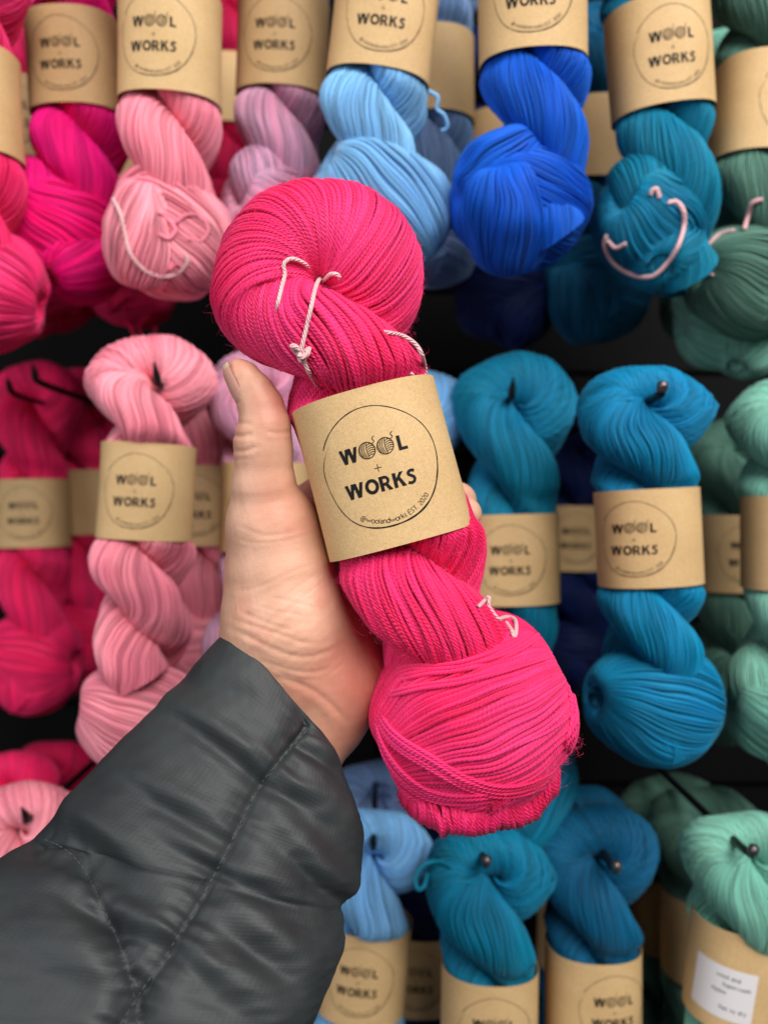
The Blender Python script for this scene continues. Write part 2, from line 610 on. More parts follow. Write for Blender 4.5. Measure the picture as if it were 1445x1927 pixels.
_bx, _by = band_xy(_ang)
_arc = np.concatenate([[0], np.cumsum(np.hypot(np.diff(_bx), np.diff(_by)))])
_arc -= np.interp(0, _ang, _arc)


def band_point(u, v, lift=0.0):
    a = np.interp(u, _arc, _ang)
    x, y = band_xy(a, lift)
    wav = 0.5 * np.sin(2 * a + 0.6) * np.sin(v * 0.05 + 1.0)
    k = 1 + wav / 33.0
    return np.stack([x * k, y * k, v + 0 * x], -1)


def band_mesh(na=96, nv=14, BH=BH):
    a = np.linspace(-np.pi, np.pi, na + 1)[:-1]
    u = np.interp(a, _ang, _arc)
    v = np.linspace(-BH / 2, BH / 2, nv)
    uu, vv = np.meshgrid(u, v)
    outer = band_point(uu, vv, 0.0)
    inner = band_point(uu, vv, -0.35)
    sheet = np.concatenate([outer, inner[::-1], outer[:1]])
    g = Geo()
    g.grid(sheet, close_u=True)
    me = g.mesh('paper_band', 0.001)
    me.polygons.foreach_set('use_smooth', np.ones(len(me.polygons), dtype=bool))
    at = me.attributes.new('sharp_edge', 'BOOLEAN', 'EDGE')
    # sharp rims
    ev = np.zeros(len(me.edges) * 2, dtype=np.int32)
    me.edges.foreach_get('vertices', ev)
    row = (ev.reshape(-1, 2) // na)
    rims = (nv - 1, nv, 0, 2 * nv - 1, 2 * nv)
    sh = (row[:, 0] == row[:, 1]) & np.isin(row[:, 0], rims)
    at.data.foreach_set('value', sh)
    return me


# ---- lettering as flat strokes (2D design units, circle radius 1)
class Ink:
    def __init__(self):
        self.q = []

    def stroke(self, pts, w, n=None):
        P = np.asarray(pts, float)
        if n:
            P = resample(P, n)
        T = unit(np.gradient(P, axis=0))
        nn = np.stack([-T[:, 1], T[:, 0]], -1)
        w = np.broadcast_to(np.asarray(w, float), (len(P),))
        a, b = P + nn * w[:, None] / 2, P - nn * w[:, None] / 2
        for i in range(len(P) - 1):
            self.q.append([a[i], b[i], b[i + 1], a[i + 1]])

    def poly(self, *quads):
        for q in quads:
            self.q.append([np.array(p, float) for p in q])


def arc(cx, cy, rx, ry, a0, a1, n=24):
    t = np.radians(np.linspace(a0, a1, n))
    return np.stack([cx + rx * np.cos(t), cy + ry * np.sin(t)], -1)


def bold(ink, ch, x, y, h):
    """heavy sans letter of cap height h, returns its width"""
    s = 0.235 * h

    def bar(x0, y0, x1, y1, w=s):
        # slanted bar with level ends
        ink.poly([(x + x0, y + y0), (x + x0 + w, y + y0), (x + x1 + w, y + y1), (x + x1, y + y1)])
    if ch == 'W':
        wd = 1.28 * h
        for x0, x1 in ((0.0, 0.23 * h), (0.46 * h, 0.25 * h), (0.59 * h, 0.78 * h), (1.08 * h, 0.80 * h)):
            bar(x0, h, x1, 0, s * (0.92 if x0 in (0.46 * h,) else 0.98))
        ink.poly([(x + 0.46 * h, y + h), (x + 0.82 * h, y + h), (x + 0.72 * h, y + 0.6 * h), (x + 0.56 * h, y + 0.6 * h)])
        return wd + 0.03 * h
    if ch == 'L':
        bar(0, 0, 0, h)
        ink.poly([(x + s, y), (x + 0.62 * h, y), (x + 0.62 * h, y + 0.2 * h), (x + s, y + 0.2 * h)])
        return 0.62 * h
    if ch == 'O':
        ink.stroke(arc(x + 0.46 * h, y + 0.5 * h, 0.355 * h, 0.40 * h, 0, 360, 40), 0.225 * h)
        return 0.92 * h
    if ch == 'R':
        bar(0, 0, 0, h)
        ink.stroke(np.concatenate([[[x + s * 0.6, y + 0.91 * h]], arc(x + 0.36 * h, y + 0.68 * h, 0.23 * h, 0.23 * h, 90, -90, 16), [[x + s * 0.6, y + 0.45 * h]]]), 0.19 * h)
        ink.poly([(x + 0.30 * h, y + 0.42 * h), (x + 0.52 * h, y + 0.46 * h), (x + 0.80 * h, y), (x + 0.53 * h, y)])
        return 0.80 * h
    if ch == 'K':
        bar(0, 0, 0, h)
        ink.poly([(x + s, y + 0.36 * h), (x + s, y + 0.62 * h), (x + 0.50 * h, y + h), (x + 0.77 * h, y + h)])
        ink.poly([(x + 0.32 * h, y + 0.55 * h), (x + 0.47 * h, y + 0.70 * h), (x + 0.82 * h, y), (x + 0.54 * h, y)])
        return 0.82 * h
    if ch == 'S':
        p = [(0.58, 0.84), (0.44, 0.905), (0.28, 0.90), (0.155, 0.80), (0.17, 0.67), (0.30, 0.57), (0.44, 0.47), (0.50, 0.34), (0.45, 0.18), (0.30, 0.09), (0.14, 0.10), (0.02, 0.16)]
        ink.stroke([(x + a * h, y + b * h) for a, b in p], 0.2 * h, 30)
        return 0.62 * h
    return 0


THIN = {   # thin single-stroke letters: width, strokes
    'w': (0.72, [[(0, .5), (.18, 0), (.36, .48), (.54, 0), (.72, .5)]]),
    'o': (0.46, [arc(.23, .25, .23, .26, 0, 360, 20)]),
    'l': (0.06, [[(.03, 0), (.03, .75)]]),
    'a': (0.40, [[(.02, .43), (.18, .51), (.34, .44), (.36, .3), (.36, 0)], [(.36, .28), (.14, .25), (.02, .13), (.12, 0), (.26, .02), (.36, .14)]]),
    'n': (0.40, [[(.02, 0), (.02, .5)], [(.02, .32), (.12, .48), (.27, .5), (.38, .36), (.38, 0)]]),
    'd': (0.46, [arc(.22, .25, .2, .26, 0, 360, 20), [(.43, 0), (.43, .75)]]),
    'r': (0.26, [[(.02, 0), (.02, .5)], [(.02, .3), (.1, .46), (.26, .5)]]),
    'k': (0.36, [[(.02, 0), (.02, .75)], [(.32, .5), (.03, .22)], [(.13, .3), (.36, 0)]]),
    's': (0.32, [[(.3, .46), (.16, .51), (.03, .42), (.08, .29), (.24, .22), (.3, .1), (.18, 0), (.01, .04)]]),
    'E': (0.40, [[(.38, .7), (.02, .7), (.02, 0), (.38, 0)], [(.02, .37), (.35, .37)]]),
    'S': (0.40, [[(.38, .64), (.2, .71), (.04, .58), (.1, .42), (.3, .32), (.38, .16), (.24, 0), (.01, .05)]]),
    'T': (0.46, [[(0, .7), (.46, .7)], [(.23, .7), (.23, 0)]]),
    '.': (0.08, [[(.03, 0), (.03, .11)]]),
    '2': (0.42, [[(.02, .6), (.18, .71), (.38, .6), (.34, .4), (.02, 0), (.42, 0)]]),
    '0': (0.44, [arc(.22, .35, .2, .36, 0, 360, 20)]),
    '@': (0.80, [arc(.40, .27, .14, .17, 0, 360, 16), [(.56, .44), (.54, .15), (.68, .12), (.76, .32), (.66, .58), (.4, .68), (.12, .56), (.02, .26), (.14, -.04), (.4, -.16), (.62, -.08)]]),
    ' ': (0.22, []),
    'u': (0.40, [[(.02, .5), (.02, .16), (.12, 0), (.27, .02), (.38, .18)], [(.38, .5), (.38, 0)]]),
    'p': (0.46, [arc(.24, .25, .2, .26, 0, 360, 20), [(.03, .5), (.03, -.22)]]),
    'e': (0.42, [[(.02, .27), (.40, .27), (.34, .46), (.2, .51), (.05, .42), (.02, .2), (.14, 0), (.38, .05)]]),
    'h': (0.40, [[(.02, 0), (.02, .75)], [(.02, .32), (.12, .48), (.27, .5), (.38, .36), (.38, 0)]]),
    't': (0.28, [[(.1, .68), (.1, .1), (.2, 0), (.28, .03)], [(0, .5), (.26, .5)]]),
    'y': (0.42, [[(0, .5), (.2, .02)], [(.42, .5), (.2, .02), (.1, -.2), (0, -.2)]]),
    'f': (0.28, [[(.28, .72), (.14, .72), (.1, .58), (.1, 0)], [(0, .5), (.24, .5)]]),
    'N': (0.52, [[(.02, 0), (.02, .7), (.5, 0), (.5, .7)]]),
}


def logo_quads():
    ink = Ink()
    # brush circle with an open overlap at upper left
    a = np.radians(np.linspace(150, -215, 130))
    f = np.linspace(0, 1, 130)
    rad = 1.0 + 0.012 * np.sin(3 * a + 1) + 0.012 * np.sin(5 * a)
    rad = rad * (1 - 0.09 * np.clip((f - 0.93) / 0.07, 0, 1))
    wv = 0.012 + 0.017 * np.clip(np.sin(np.pi * (f - 0.30) / 0.55), 0, 1) ** 2 + 0.006 * np.clip(1 - f / 0.2, 0, 1)
    wv = wv * (1 + 0.25 * np.sin(37 * f) * np.sin(91 * f)) * np.clip((1 - f) / 0.06, 0.25, 1)
    ink.stroke(np.stack([rad * np.cos(a), rad * np.sin(a)], -1), wv)
    # WOOL
    h = 0.245
    x, y = -0.60, 0.165
    x += bold(ink, 'W', x, y, h) + 0.015
    for _ in range(2):
        c = np.array([x + 0.135, y + 0.135])
        ink.stroke(arc(c[0], c[1], 0.135, 0.135, 0, 360, 40), 0.014)
        for i, q in enumerate((-0.095, -0.062, -0.03, 0.0)):          # near-upright windings on the left
            b = 0.13 * math.sqrt(max(0.02, 1 - (q / 0.135) ** 2))
            ink.stroke([(c[0] + q + 0.012, c[1] + b), (c[0] + q - 0.018 * (1 if q < -0.02 else .3), c[1]), (c[0] + q + 0.012, c[1] - b)], 0.011, 10)
        for q in (-0.085, -0.05, -0.015, 0.02, 0.055, 0.09):           # level windings on the right
            xr = math.sqrt(max(0.0, 0.135 ** 2 - q * q))
            ink.stroke([(c[0] + 0.01, c[1] + q - 0.012), (c[0] + xr * 0.55, c[1] + q + 0.012), (c[0] + xr, c[1] + q)], 0.011, 8)
        ink.stroke([(c[0] + 0.10, c[1] + 0.085), (c[0] + 0.15, c[1] + 0.12), (c[0] + 0.125, c[1] + 0.17), (c[0] + 0.17, c[1] + 0.205)], 0.013, 14)
        x += 0.305
    x += 0.03
    bold(ink, 'L', x, y, h)
    # plus
    ink.stroke([(-0.09, -0.02), (0.03, -0.02)], 0.011)
    ink.stroke([(-0.03, -0.08), (-0.03, 0.04)], 0.011)
    # WORKS
    x, y = -0.655, -0.415
    for ch in 'WORKS':
        x += bold(ink, ch, x, y, h) + (0.02 if ch in 'WO' else 0.028)
    # small line along the bottom of the circle
    txt = '@woolandworks EST. 2020'
    sz, gap = 0.112, 0.012
    total = sum(THIN[c][0] * sz + gap for c in txt)
    R0 = 0.935
    ang = math.radians(-90) - total / R0 / 2 + 0.10
    for c in txt:
        w, st = THIN[c]
        for s in st:
            s = np.asarray(s, float) * sz
            if len(s) > 2:
                s = resample(s, max(8, len(s)))
            aa = ang + s[:, 0] / R0
            rr = R0 - s[:, 1]
            ink.stroke(np.stack([rr * np.cos(aa), rr * np.sin(aa)], -1), 0.0085)
        ang += (w * sz + gap) / R0
    return np.array(ink.q)


LOGO = logo_quads()


def logo_mesh(du=0.0, dv=0.0, R=24.6, lift=0.16):
    q = LOGO.reshape(-1, 2) * R
    P = band_point(q[:, 0] + du, q[:, 1] + dv, lift)
    return raw_mesh('logo_print', P * 0.001, np.arange(len(P)).reshape(-1, 4), smooth=False)


# ------------------------------------------------------------------ setting: black boarded wall behind the hooks
WALL_Y = 0.90
wall = obj('wall', raw_mesh('wall', np.array([(-1.3, WALL_Y + .03, -1.2), (1.3, WALL_Y + .03, -1.2), (1.3, WALL_Y + .03, 1.2), (-1.3, WALL_Y + .03, 1.2)]),
                            np.array([[0, 1, 2, 3]])), M_BOARD)
wall['kind'] = 'structure'
wall['label'] = 'black boarded display wall behind the hanging skeins'


def box_mesh(name, sx, sy, sz, bev=0.0):
    import bmesh
    bm = bmesh.new()
    bmesh.ops.create_cube(bm, size=1.0)
    for v in bm.verts:
        v.co = Vector((v.co.x * sx, v.co.y * sy, v.co.z * sz))
    if bev:
        bmesh.ops.bevel(bm, geom=list(bm.edges), offset=bev, segments=2, affect='EDGES')
    me = bpy.data.meshes.new(name)
    bm.to_mesh(me)
    bm.free()
    return me


board_me = box_mesh('board', 2.6, 0.018, 0.092, 0.002)
for i in range(22):
    o = obj('board', board_me, M_BOARD, wall)
    o.location = (0, WALL_Y + 0.012 + 0.002 * ((i * 7) % 3), -1.05 + i * 0.097)

# ------------------------------------------------------------------ background skeins
BG_R = 1.25
G_YARN = [twisted_yarn(100 + i * 17, 2.8, 4, 76, deform=2.3, r_str=0.64, ring_k=2.3 + 0.3 * (i % 2), flat=.58, thin=.36, ring_r=3.5, grip=(32.0, 27.0), layers=1, calm=.6) for i in range(4)]
ME_YARN = [g.mesh('twisted_strands', 0.001) for g in G_YARN]
G_BALL = [ball_end(300 + i * 11, 170, 34, 4, ra=43, rb=39, deform=2.4, r_str=0.74, messy=(0, 0.5, 0.8, 0.25)[i], layers=1, calm=.65) for i in range(4)]
ME_BALL = [g.mesh('ball_end', 0.001) for g in G_BALL]
ME_BAND = band_mesh()
LOGOS = {}


def logo_for(du):
    k = round(du)
    if k not in LOGOS:
        LOGOS[k] = logo_mesh(k)
    return LOGOS[k]


def skein(label, colour, anchor, d, kind='hole', logo=0.0, roll=0.0, yaw=0.0, pitch=0.0, var=0, ball=(0, 0, 0, 0),
          sc=(1, 1, 1), band_dz=0.0, ball_dz=0.0, band_sz=1.0, ball_dx=0.0, ball_sc=1.0, group='skeins hanging on the wall hooks'):
    """anchor: pixel of the loop's hole ('hole') or of the band's centre ('band') in the photograph at distance d"""
    root = empty('yarn_skein', label, 'yarn skein', group)
    p = W(anchor[0], anchor[1], d)
    R = Euler((math.radians(pitch), math.radians(roll), math.radians(yaw))).to_matrix()
    if kind == 'band':
        p = p - np.array(R @ Vector((0, 0, (-0.088 + band_dz) * sc[2])))
    root.location = p
    root.rotation_euler = (math.radians(pitch), math.radians(roll), math.radians(yaw))
    root.scale = sc
    M = Matrix.Translation(Vector(p)) @ R.to_4x4() @ Matrix.Diagonal((*sc, 1))
    mat = YARN[colour]
    obj('twisted_strands', ME_YARN[var % 4], mat, root)
    b = obj('ball_end', ME_BALL[ball[0] % 4], mat, root)
    b.location = (ball_dx, 0, -0.203 + ball_dz)
    b.scale = (ball_sc,) * 3
    b.rotation_euler = tuple(math.radians(a) for a in ball[1:])
    bd = obj('paper_band', ME_BAND, M_KRAFT, root)
    bd.location = (0, 0, -0.088 + band_dz)
    bd.scale = (1, 1, band_sz)
    h_ = (anchor[0] * 7 + anchor[1] * 3) % 11 - 5
    bd.rotation_euler = (0, math.radians(.3 * h_), 0)
    if logo is not None:
        obj('logo_print', logo_for(logo), M_INK, bd)
    Mb = M @ Matrix.Translation((ball_dx, 0, -0.203 + ball_dz)) @ Euler(b.rotation_euler).to_matrix().to_4x4() @ Matrix.Diagonal((ball_sc, ball_sc, ball_sc, 1))
    return dict(root=root, M=M, Mb=Mb, var=var % 4, ball=ball[0] % 4, band=bd)


def bvh_of(parts):
    vs, fs, n = [], [], 0
    for V, Fc in parts:
        vs.append(V)
        fs.append(Fc + n)
        n += len(V)
    V = np.concatenate(vs)
    Fc = np.concatenate(fs)
    return BVHTree.FromPolygons(V.tolist(), Fc.tolist())


def xform(M, V):
    A = np.array(M)
    return V @ A[:3, :3].T + A[:3, 3]


def skein_bvh(s):
    V, Fc = G_YARN[s['var']].arrays(0.001)
    V2, F2 = G_BALL[s['ball']].arrays(0.001)
    return bvh_of([(xform(s['M'], V), Fc), (xform(s['Mb'], V2), F2)])


def drape(pts, bvh, lift, default_d):
    """photograph pixels (x, y[, extra lift]) dropped onto real surfaces"""
    out, last = [], None
    for q in pts:
        d = unit(W(q[0], q[1], 1.0))
        hit = bvh.ray_cast(Vector((0, 0, 0)), Vector(d))
        if hit[0] is not None:
            dist = hit[3]
        elif last is not None:
            dist = last
        else:
            dist = default_d / d[1]
        last = dist
        ex = q[2] if len(q) > 2 else 0.0
        out.append(d * (dist - lift - ex))
    return np.array(out)


def drape_hits(pts, bvh, lift):
    out = []
    for q in pts:
        d = unit(W(q[0], q[1], 1.0))
        hit = bvh.ray_cast(Vector((0, 0, 0)), Vector(d))
        if hit[0] is not None:
            out.append(d * (hit[3] - lift))
    return np.array(out)


def string_part(name, pts_world, rad, mat, root_M, parent, n=60, sides=7):
    inv = np.array(root_M.inverted())
    P = resample(pts_world, n)
    P = P @ inv[:3, :3].T + inv[:3, 3]
    g = Geo()
    ref = np.broadcast_to(inv[:3, :3] @ np.array([0.2, -1.0, 0.1]), P.shape)[None]
    g.tubes(P[None], ref, rad, sides, diam=2 * rad, taper=True)
    return obj(name, g.mesh(name), mat, parent)


S = {}
exec_list = [
    # key, label, colour, anchor, d, kind, options
    # ---- top row
    ('T1', 'red-pink skein cut off by the left edge, top row, with band beside magenta skein', 'red_pink', (-62, 205), .50, 'band', dict(var=0, ball=(0, 0, 10, 20), logo=-14, pitch=5)),
    ('T1b', 'red-pink skein behind the leftmost top-row skeins, only half its band showing', 'red_pink', (45, 240), .66, 'band', dict(var=1, ball=(1, 0, 0, 0), logo=3, pitch=4)),
    ('T2', 'bright magenta skein with kraft band in the top row', 'magenta', (142, 132), .565, 'band', dict(var=2, ball=(1, 0, 20, 35), logo=1, roll=-1, pitch=7, ball_dx=-.014, ball_sc=1.08)),
    ('T2b', 'dark crimson skein hanging behind the magenta skein, ball end below it', 'deep_rose', (95, 300), .70, 'band', dict(var=3, ball=(2, 0, 0, 10), logo=None)),
    ('T2c', 'crimson skein between magenta and light pink top skeins, loose tail below', 'deep_rose', (245, 292), .70, 'band', dict(var=1, ball=(0, 0, 15, -20), logo=None)),
    ('T3', 'light pink skein with messy tucked end and pale tie, top row', 'light_pink', (321, 100), .505, 'band', dict(var=0, ball=(2, 0, 35, 30), logo=-2, roll=2, pitch=8)),
    ('T3b', 'dark crimson skein in shadow between light pink and lilac skeins', 'deep_rose', (430, 190), .74, 'band', dict(var=2, ball=(3, 0, 0, 0), logo=None)),
    ('T4', 'dusty lilac skein with kraft band, top row above the held skein', 'lilac', (532, 98), .56, 'band', dict(var=1, ball=(1, 0, 15, 50), logo=-1, roll=3, pitch=7)),
    ('T5', 'pale sky blue skein leaning in the top row above the held skein', 'light_blue', (722, 55), .49, 'band', dict(var=3, ball=(0, 0, 30, 15), logo=1, roll=7, pitch=8, ball_dx=.010, ball_sc=1.10, ball_dz=.004)),
    ('T5b', 'dusty blue skein half hidden behind the pale blue top skein', 'dusty_blue', (812, 160), .60, 'band', dict(var=0, ball=(2, 0, 20, 10), logo=None)),
    ('T6', 'royal blue skein with tucked ball end in the top row', 'royal', (1001, 18), .475, 'band', dict(var=2, ball=(3, 0, 14, 30), logo=-5, roll=-4, pitch=8, ball_dx=-.013, ball_sc=1.02)),
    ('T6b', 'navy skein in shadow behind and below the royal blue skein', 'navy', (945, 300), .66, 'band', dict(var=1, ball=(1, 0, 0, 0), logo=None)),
    ('T7', 'teal skein with long white tie loop over its ball end, top row', 'teal', (1240, 122), .51, 'band', dict(var=0, ball=(1, 0, 30, 40), logo=-1, roll=-7, pitch=8, ball_dx=-.014, ball_dz=.014, ball_sc=.95)),
    ('T7b', 'dark teal skein behind the tied teal top skein', 'deep_teal', (1125, 282), .63, 'band', dict(var=3, ball=(2, 0, 10, 0), logo=None)),
    ('T8', 'sage green skein with pale ties at the right edge, top row', 'sage', (1436, 215), .54, 'band', dict(var=2, ball=(0, 0, 5, 10), logo=9, roll=2, pitch=5)),
    ('T8b', 'shaded sage green skein low behind the right edge top skein', 'sage', (1340, 330), .68, 'band', dict(var=1, ball=(3, 0, 0, 10), logo=None)),
    ('T8c', 'mint skein in the top right corner hanging behind the sage skein', 'mint', (1375, 330), .61, 'band', dict(var=0, ball=(1, 0, 0, 0), logo=None)),
    # ---- middle row
    ('M1', 'crimson skein with kraft band at the left edge, middle row', 'crimson', (64, 966), .745, 'band', dict(var=1, ball=(0, 0, 0, 5), logo=3, sc=(1, 1, 1.25), band_sz=.8)),
    ('M1b', 'crimson skein in shadow behind the left edge middle skein', 'crimson', (165, 946), .80, 'band', dict(var=2, ball=(3, 0, 0, 0), logo=None, sc=(1, 1, 1.2), band_sz=.85)),
    ('M2', 'light pink skein hanging beside the thumb, middle row', 'light_pink', (277, 926), .525, 'band', dict(var=3, ball=(0, 0, 10, 10), logo=1, roll=2, sc=(.95, .95, .9), ball_dz=-.055, band_sz=1.1)),
    ('M2b', 'shaded pink skein behind the light pink middle skein', 'light_pink', (388, 952), .64, 'band', dict(var=0, ball=(2, 0, 0, 0), logo=-3)),
    ('M3', 'pale lilac skein mostly hidden behind the thumb', 'lilac', (500, 955), .57, 'band', dict(var=2, ball=(1, 0, 0, 0), logo=0)),
    ('M4', 'sky blue skein mostly hidden behind the held skein', 'light_blue', (775, 990), .585, 'band', dict(var=1, ball=(2, 0, 0, 0), logo=0)),
    ('M5', 'teal skein just right of the held skein, middle row', 'teal', (966, 1050), .565, 'band', dict(var=0, ball=(1, 0, 0, 10), logo=-6, sc=(1, 1, 1.3), band_sz=.77)),
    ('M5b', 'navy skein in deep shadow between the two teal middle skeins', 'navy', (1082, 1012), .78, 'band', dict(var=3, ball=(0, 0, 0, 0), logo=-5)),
    ('M6', 'bright blue-teal skein with full ball end, middle row', 'blue_teal', (1219, 1010), .49, 'band', dict(var=2, ball=(0, 0, 8, 8), logo=-17, roll=-2, sc=(.97, .97, .93))),
    ('M7', 'mint skein cut off by the right edge, middle row', 'mint', (1490, 1020), .54, 'band', dict(var=1, ball=(1, 0, 10, -10), logo=12)),
    ('M7b', 'dark sage skein in shadow left of the mint middle skein', 'sage', (1378, 1040), .66, 'band', dict(var=0, ball=(3, 0, 0, 5), logo=1)),
    # ---- bottom row
    ('B1', 'crimson skein high at the left edge above the jacket sleeve', 'crimson', (20, 1470), .74, 'hole', dict(var=0, ball=(0, 0, 0, 0), logo=None)),
    ('B1b', 'dark crimson skein behind its neighbour left of the jacket sleeve', 'deep_rose', (105, 1445), .80, 'hole', dict(var=2, ball=(0, 0, 0, 0), logo=None)),
    ('B2', 'light pink skein partly behind the jacket sleeve at the left edge', 'light_pink', (40, 1550), .56, 'hole', dict(var=1, ball=(0, 0, 0, 0), logo=0)),
    ('B3', 'sky blue skein beside the jacket sleeve, bottom row', 'light_blue', (700, 1600), .575, 'hole', dict(var=3, ball=(0, 0, 0, 0), logo=-3, roll=4, band_dz=.005)),
    ('B3b', 'dusty blue skein above and behind the bottom sky blue skein', 'dusty_blue', (718, 1490), .68, 'hole', dict(var=0, ball=(0, 0, 0, 0), logo=None)),
    ('B3c', 'dark blue skein with shaded band between sky blue and teal bottom skeins', 'navy', (792, 1810), .66, 'band', dict(var=1, ball=(0, 0, 0, 0), logo=-5)),
    ('B4', 'teal skein directly below the held ball end, bottom row', 'teal', (920, 1640), .53, 'hole', dict(var=2, ball=(0, 0, 0, 0), logo=0, sc=(1, 1, 1.08), band_sz=.93)),
    ('B5', 'deep teal skein with metal hook tip in front, bottom row', 'deep_teal', (1115, 1602), .545, 'hole', dict(var=1, ball=(0, 0, 0, 0), logo=8, sc=(1, 1, 1.1), band_sz=.91)),
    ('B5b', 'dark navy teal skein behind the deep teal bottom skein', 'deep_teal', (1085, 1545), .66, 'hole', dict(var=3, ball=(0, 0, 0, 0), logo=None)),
    ('B6', 'mint skein with white printed sticker on its band, bottom right', 'mint', (1408, 1608), .52, 'hole', dict(var=0, ball=(0, 0, 0, 0), logo=None, roll=5, band_dz=.014)),
    ('B6b', 'sage green skein close behind the bottom right mint skein', 'sage', (1325, 1545), .62, 'hole', dict(var=2, ball=(0, 0, 0, 0), logo=None)),
    ('B6c', 'dark sage skein in shadow behind the other green bottom skeins', 'sage', (1258, 1520), .69, 'hole', dict(var=1, ball=(0, 0, 0, 0), logo=2)),
]
for key, label, colour, anchor, d, kind, opt in exec_list:
    S[key] = skein(label, colour, anchor, d, kind, **opt)

# ---- ties and loose tails of the hanging skeins
def dress(key, strings):
    sk = S[key]
    bv = skein_bvh(sk)
    for name, pts, rad, mat, dd in strings:
        string_part(name, drape(pts, bv, rad * .8, dd), rad, mat, sk['M'], sk['root'], n=70, sides=8)


dress('T3', [('tie_string', [(212, 372), (226, 400), (236, 440), (246, 478), (272, 508), (305, 520), (335, 514), (352, 496), (350, 474)], .0014, M_COTTON, .48),
             ('tail_loop', [(296, 398), (312, 408), (330, 430), (318, 448), (298, 440)], .0013, YARN['light_pink'], .47),
             ('tail_loop', [(330, 420), (352, 404), (378, 408), (392, 430), (380, 452), (350, 450)], .0013, YARN['light_pink'], .47)])
dress('T7', [('tie_string', [(1224, 366), (1228, 357, .001), (1236, 356, .001), (1241, 372, -.001)], .0015, M_COTTON, .47),
             ('tie_string', [(1255, 382), (1272, 379, .001), (1286, 396, .002), (1287, 425, .002), (1276, 462, .002), (1256, 494, .002), (1226, 520, .001), (1186, 515, .001), (1154, 494, .001), (1137, 462, .001), (1142, 440)], .0015, M_COTTON, .47),
             ('tie_string', [(1143, 452), (1158, 466, .001), (1178, 458)], .0014, M_COTTON, .47)])
dress('T8', [('tie_string', [(1342, 518), (1326, 512, .001), (1320, 492, .002), (1332, 462, .002), (1355, 440, .001), (1384, 432)], .0014, M_COTTON, .50),
             ('tie_string', [(1400, 432), (1408, 404, .001), (1415, 382, .001), (1436, 374)], .0016, M_COTTON, .50)])
dress('T5', [('tail_loop', [(806, 170), (824, 182, .002), (822, 204, .002), (836, 216, .002), (842, 238, .001), (830, 246)], .0012, YARN['light_blue'], .48)])
dress('T2c', [('tail_loop', [(232, 575), (240, 604), (258, 640), (270, 655), (286, 640), (292, 612), (276, 598), (262, 612), (268, 640)], .0014, YARN['deep_rose'], .68)])
dress('T6b', [('tail_loop', [(925, 590), (932, 622), (950, 650), (972, 652), (990, 630), (992, 590)], .0014, YARN['navy'], .64)])
dress('T8b', [('tail_loop', [(1378, 664), (1376, 648), (1384, 622), (1402, 600), (1420, 588), (1412, 610), (1390, 632), (1380, 660)], .0015, YARN['sage'], .63)])
dress('B4', [('tail_loop', [(850, 1632), (822, 1622), (796, 1630), (782, 1652), (786, 1674), (798, 1668), (804, 1644)], .0014, YARN['teal'], .51)])

# ---- printed sticker on the bottom right mint band
def patch_on_band(name, cu, cv, w, h, rot, mat, parent, lift):
    a, b = np.meshgrid(np.linspace(-w / 2, w / 2, 24), np.linspace(-h / 2, h / 2, 12))
    c, s_ = math.cos(rot), math.sin(rot)
    P = band_point(cu + a * c - b * s_, cv + a * s_ + b * c, lift)
    g = Geo()
    g.grid(P)
    return obj(name, g.mesh(name, .001), mat, parent)


bd6 = S['B6']['band']
sticker = patch_on_band('sticker', -22, -7, 40, 33, math.radians(-4), M_STICKER, bd6, .18)
ink = Ink()
for row, (txt, ind) in enumerate((('wool and', 6), ('Superwash', 10), ('Nylon', 4), ('', 0), ('flat to dry', 9), ('', 0))):
    x = ind
    for ch in txt:
        if ch not in THIN:
            x += .6
            continue
        w_, st = THIN[ch]
        for q in st:
            ink.stroke(np.asarray(q, float) * 3.4 + [x, 12 - row * 5.0], .42, 8 if len(q) > 2 else None)
        x += w_ * 3.4 + .5
q = np.array(ink.q).reshape(-1, 2)
P = band_point(q[:, 0] - 32, q[:, 1] - 9 - .07 * q[:, 0], .24)
obj('sticker_print', raw_mesh('sticker_print', P * .001, np.arange(len(P)).reshape(-1, 4), smooth=False), M_STICKER_INK, bd6)

# ------------------------------------------------------------------ wall hooks
def hook(label, px, py, d_tip, metal_tip=False, up=0.012):
    root = empty('wall_hook', label, 'hook', 'hooks carrying the skeins')
    p = W(px, py, d_tip)
    root.location = (p[0], WALL_Y, p[2])
    L = WALL_Y - d_tip
    pts = np.array([(0, 0, 0), (0, -L * 0.5, 0), (0, -L + 0.02, -0.001), (0, -L + 0.006, up * 0.4), (0, -L, up)])
    g = Geo()
    P = resample(pts, 40)
    g.tubes(P[None], np.broadcast_to([1.0, 0, 0], P.shape)[None], 0.0027, 10, taper=True)
    obj('rod', g.mesh('rod'), M_BLACK_METAL, root)
    if metal_tip:
        g = Geo()
        q = np.array([(0, -L + 0.0015, up - 0.003), (0, -L - 0.0005, up + 0.0005), (0, -L - 0.002, up + 0.003)])
        Q = resample(q, 8)
        g.tubes(Q[None], np.broadcast_to([1.0, 0, 0], Q.shape)[None], np.array([.0029, .0033, .0034, .0034, .0034, .0033, .003, .002])[None], 12, taper=True)
        obj('cap', g.mesh('cap'), M_TIP, root)
    g = Geo()
    Q = np.array([(0, 0.012, 0), (0, 0.006, 0), (0, -0.002, 0), (0, -0.004, 0)])
    g.tubes(Q[None], np.broadcast_to([1.0, 0, 0], Q.shape)[None], np.array([.012, .012, .012, .004])[None], 16)
    obj('base_plate', g.mesh('base_plate'), M_BLACK_METAL, root)
    return root


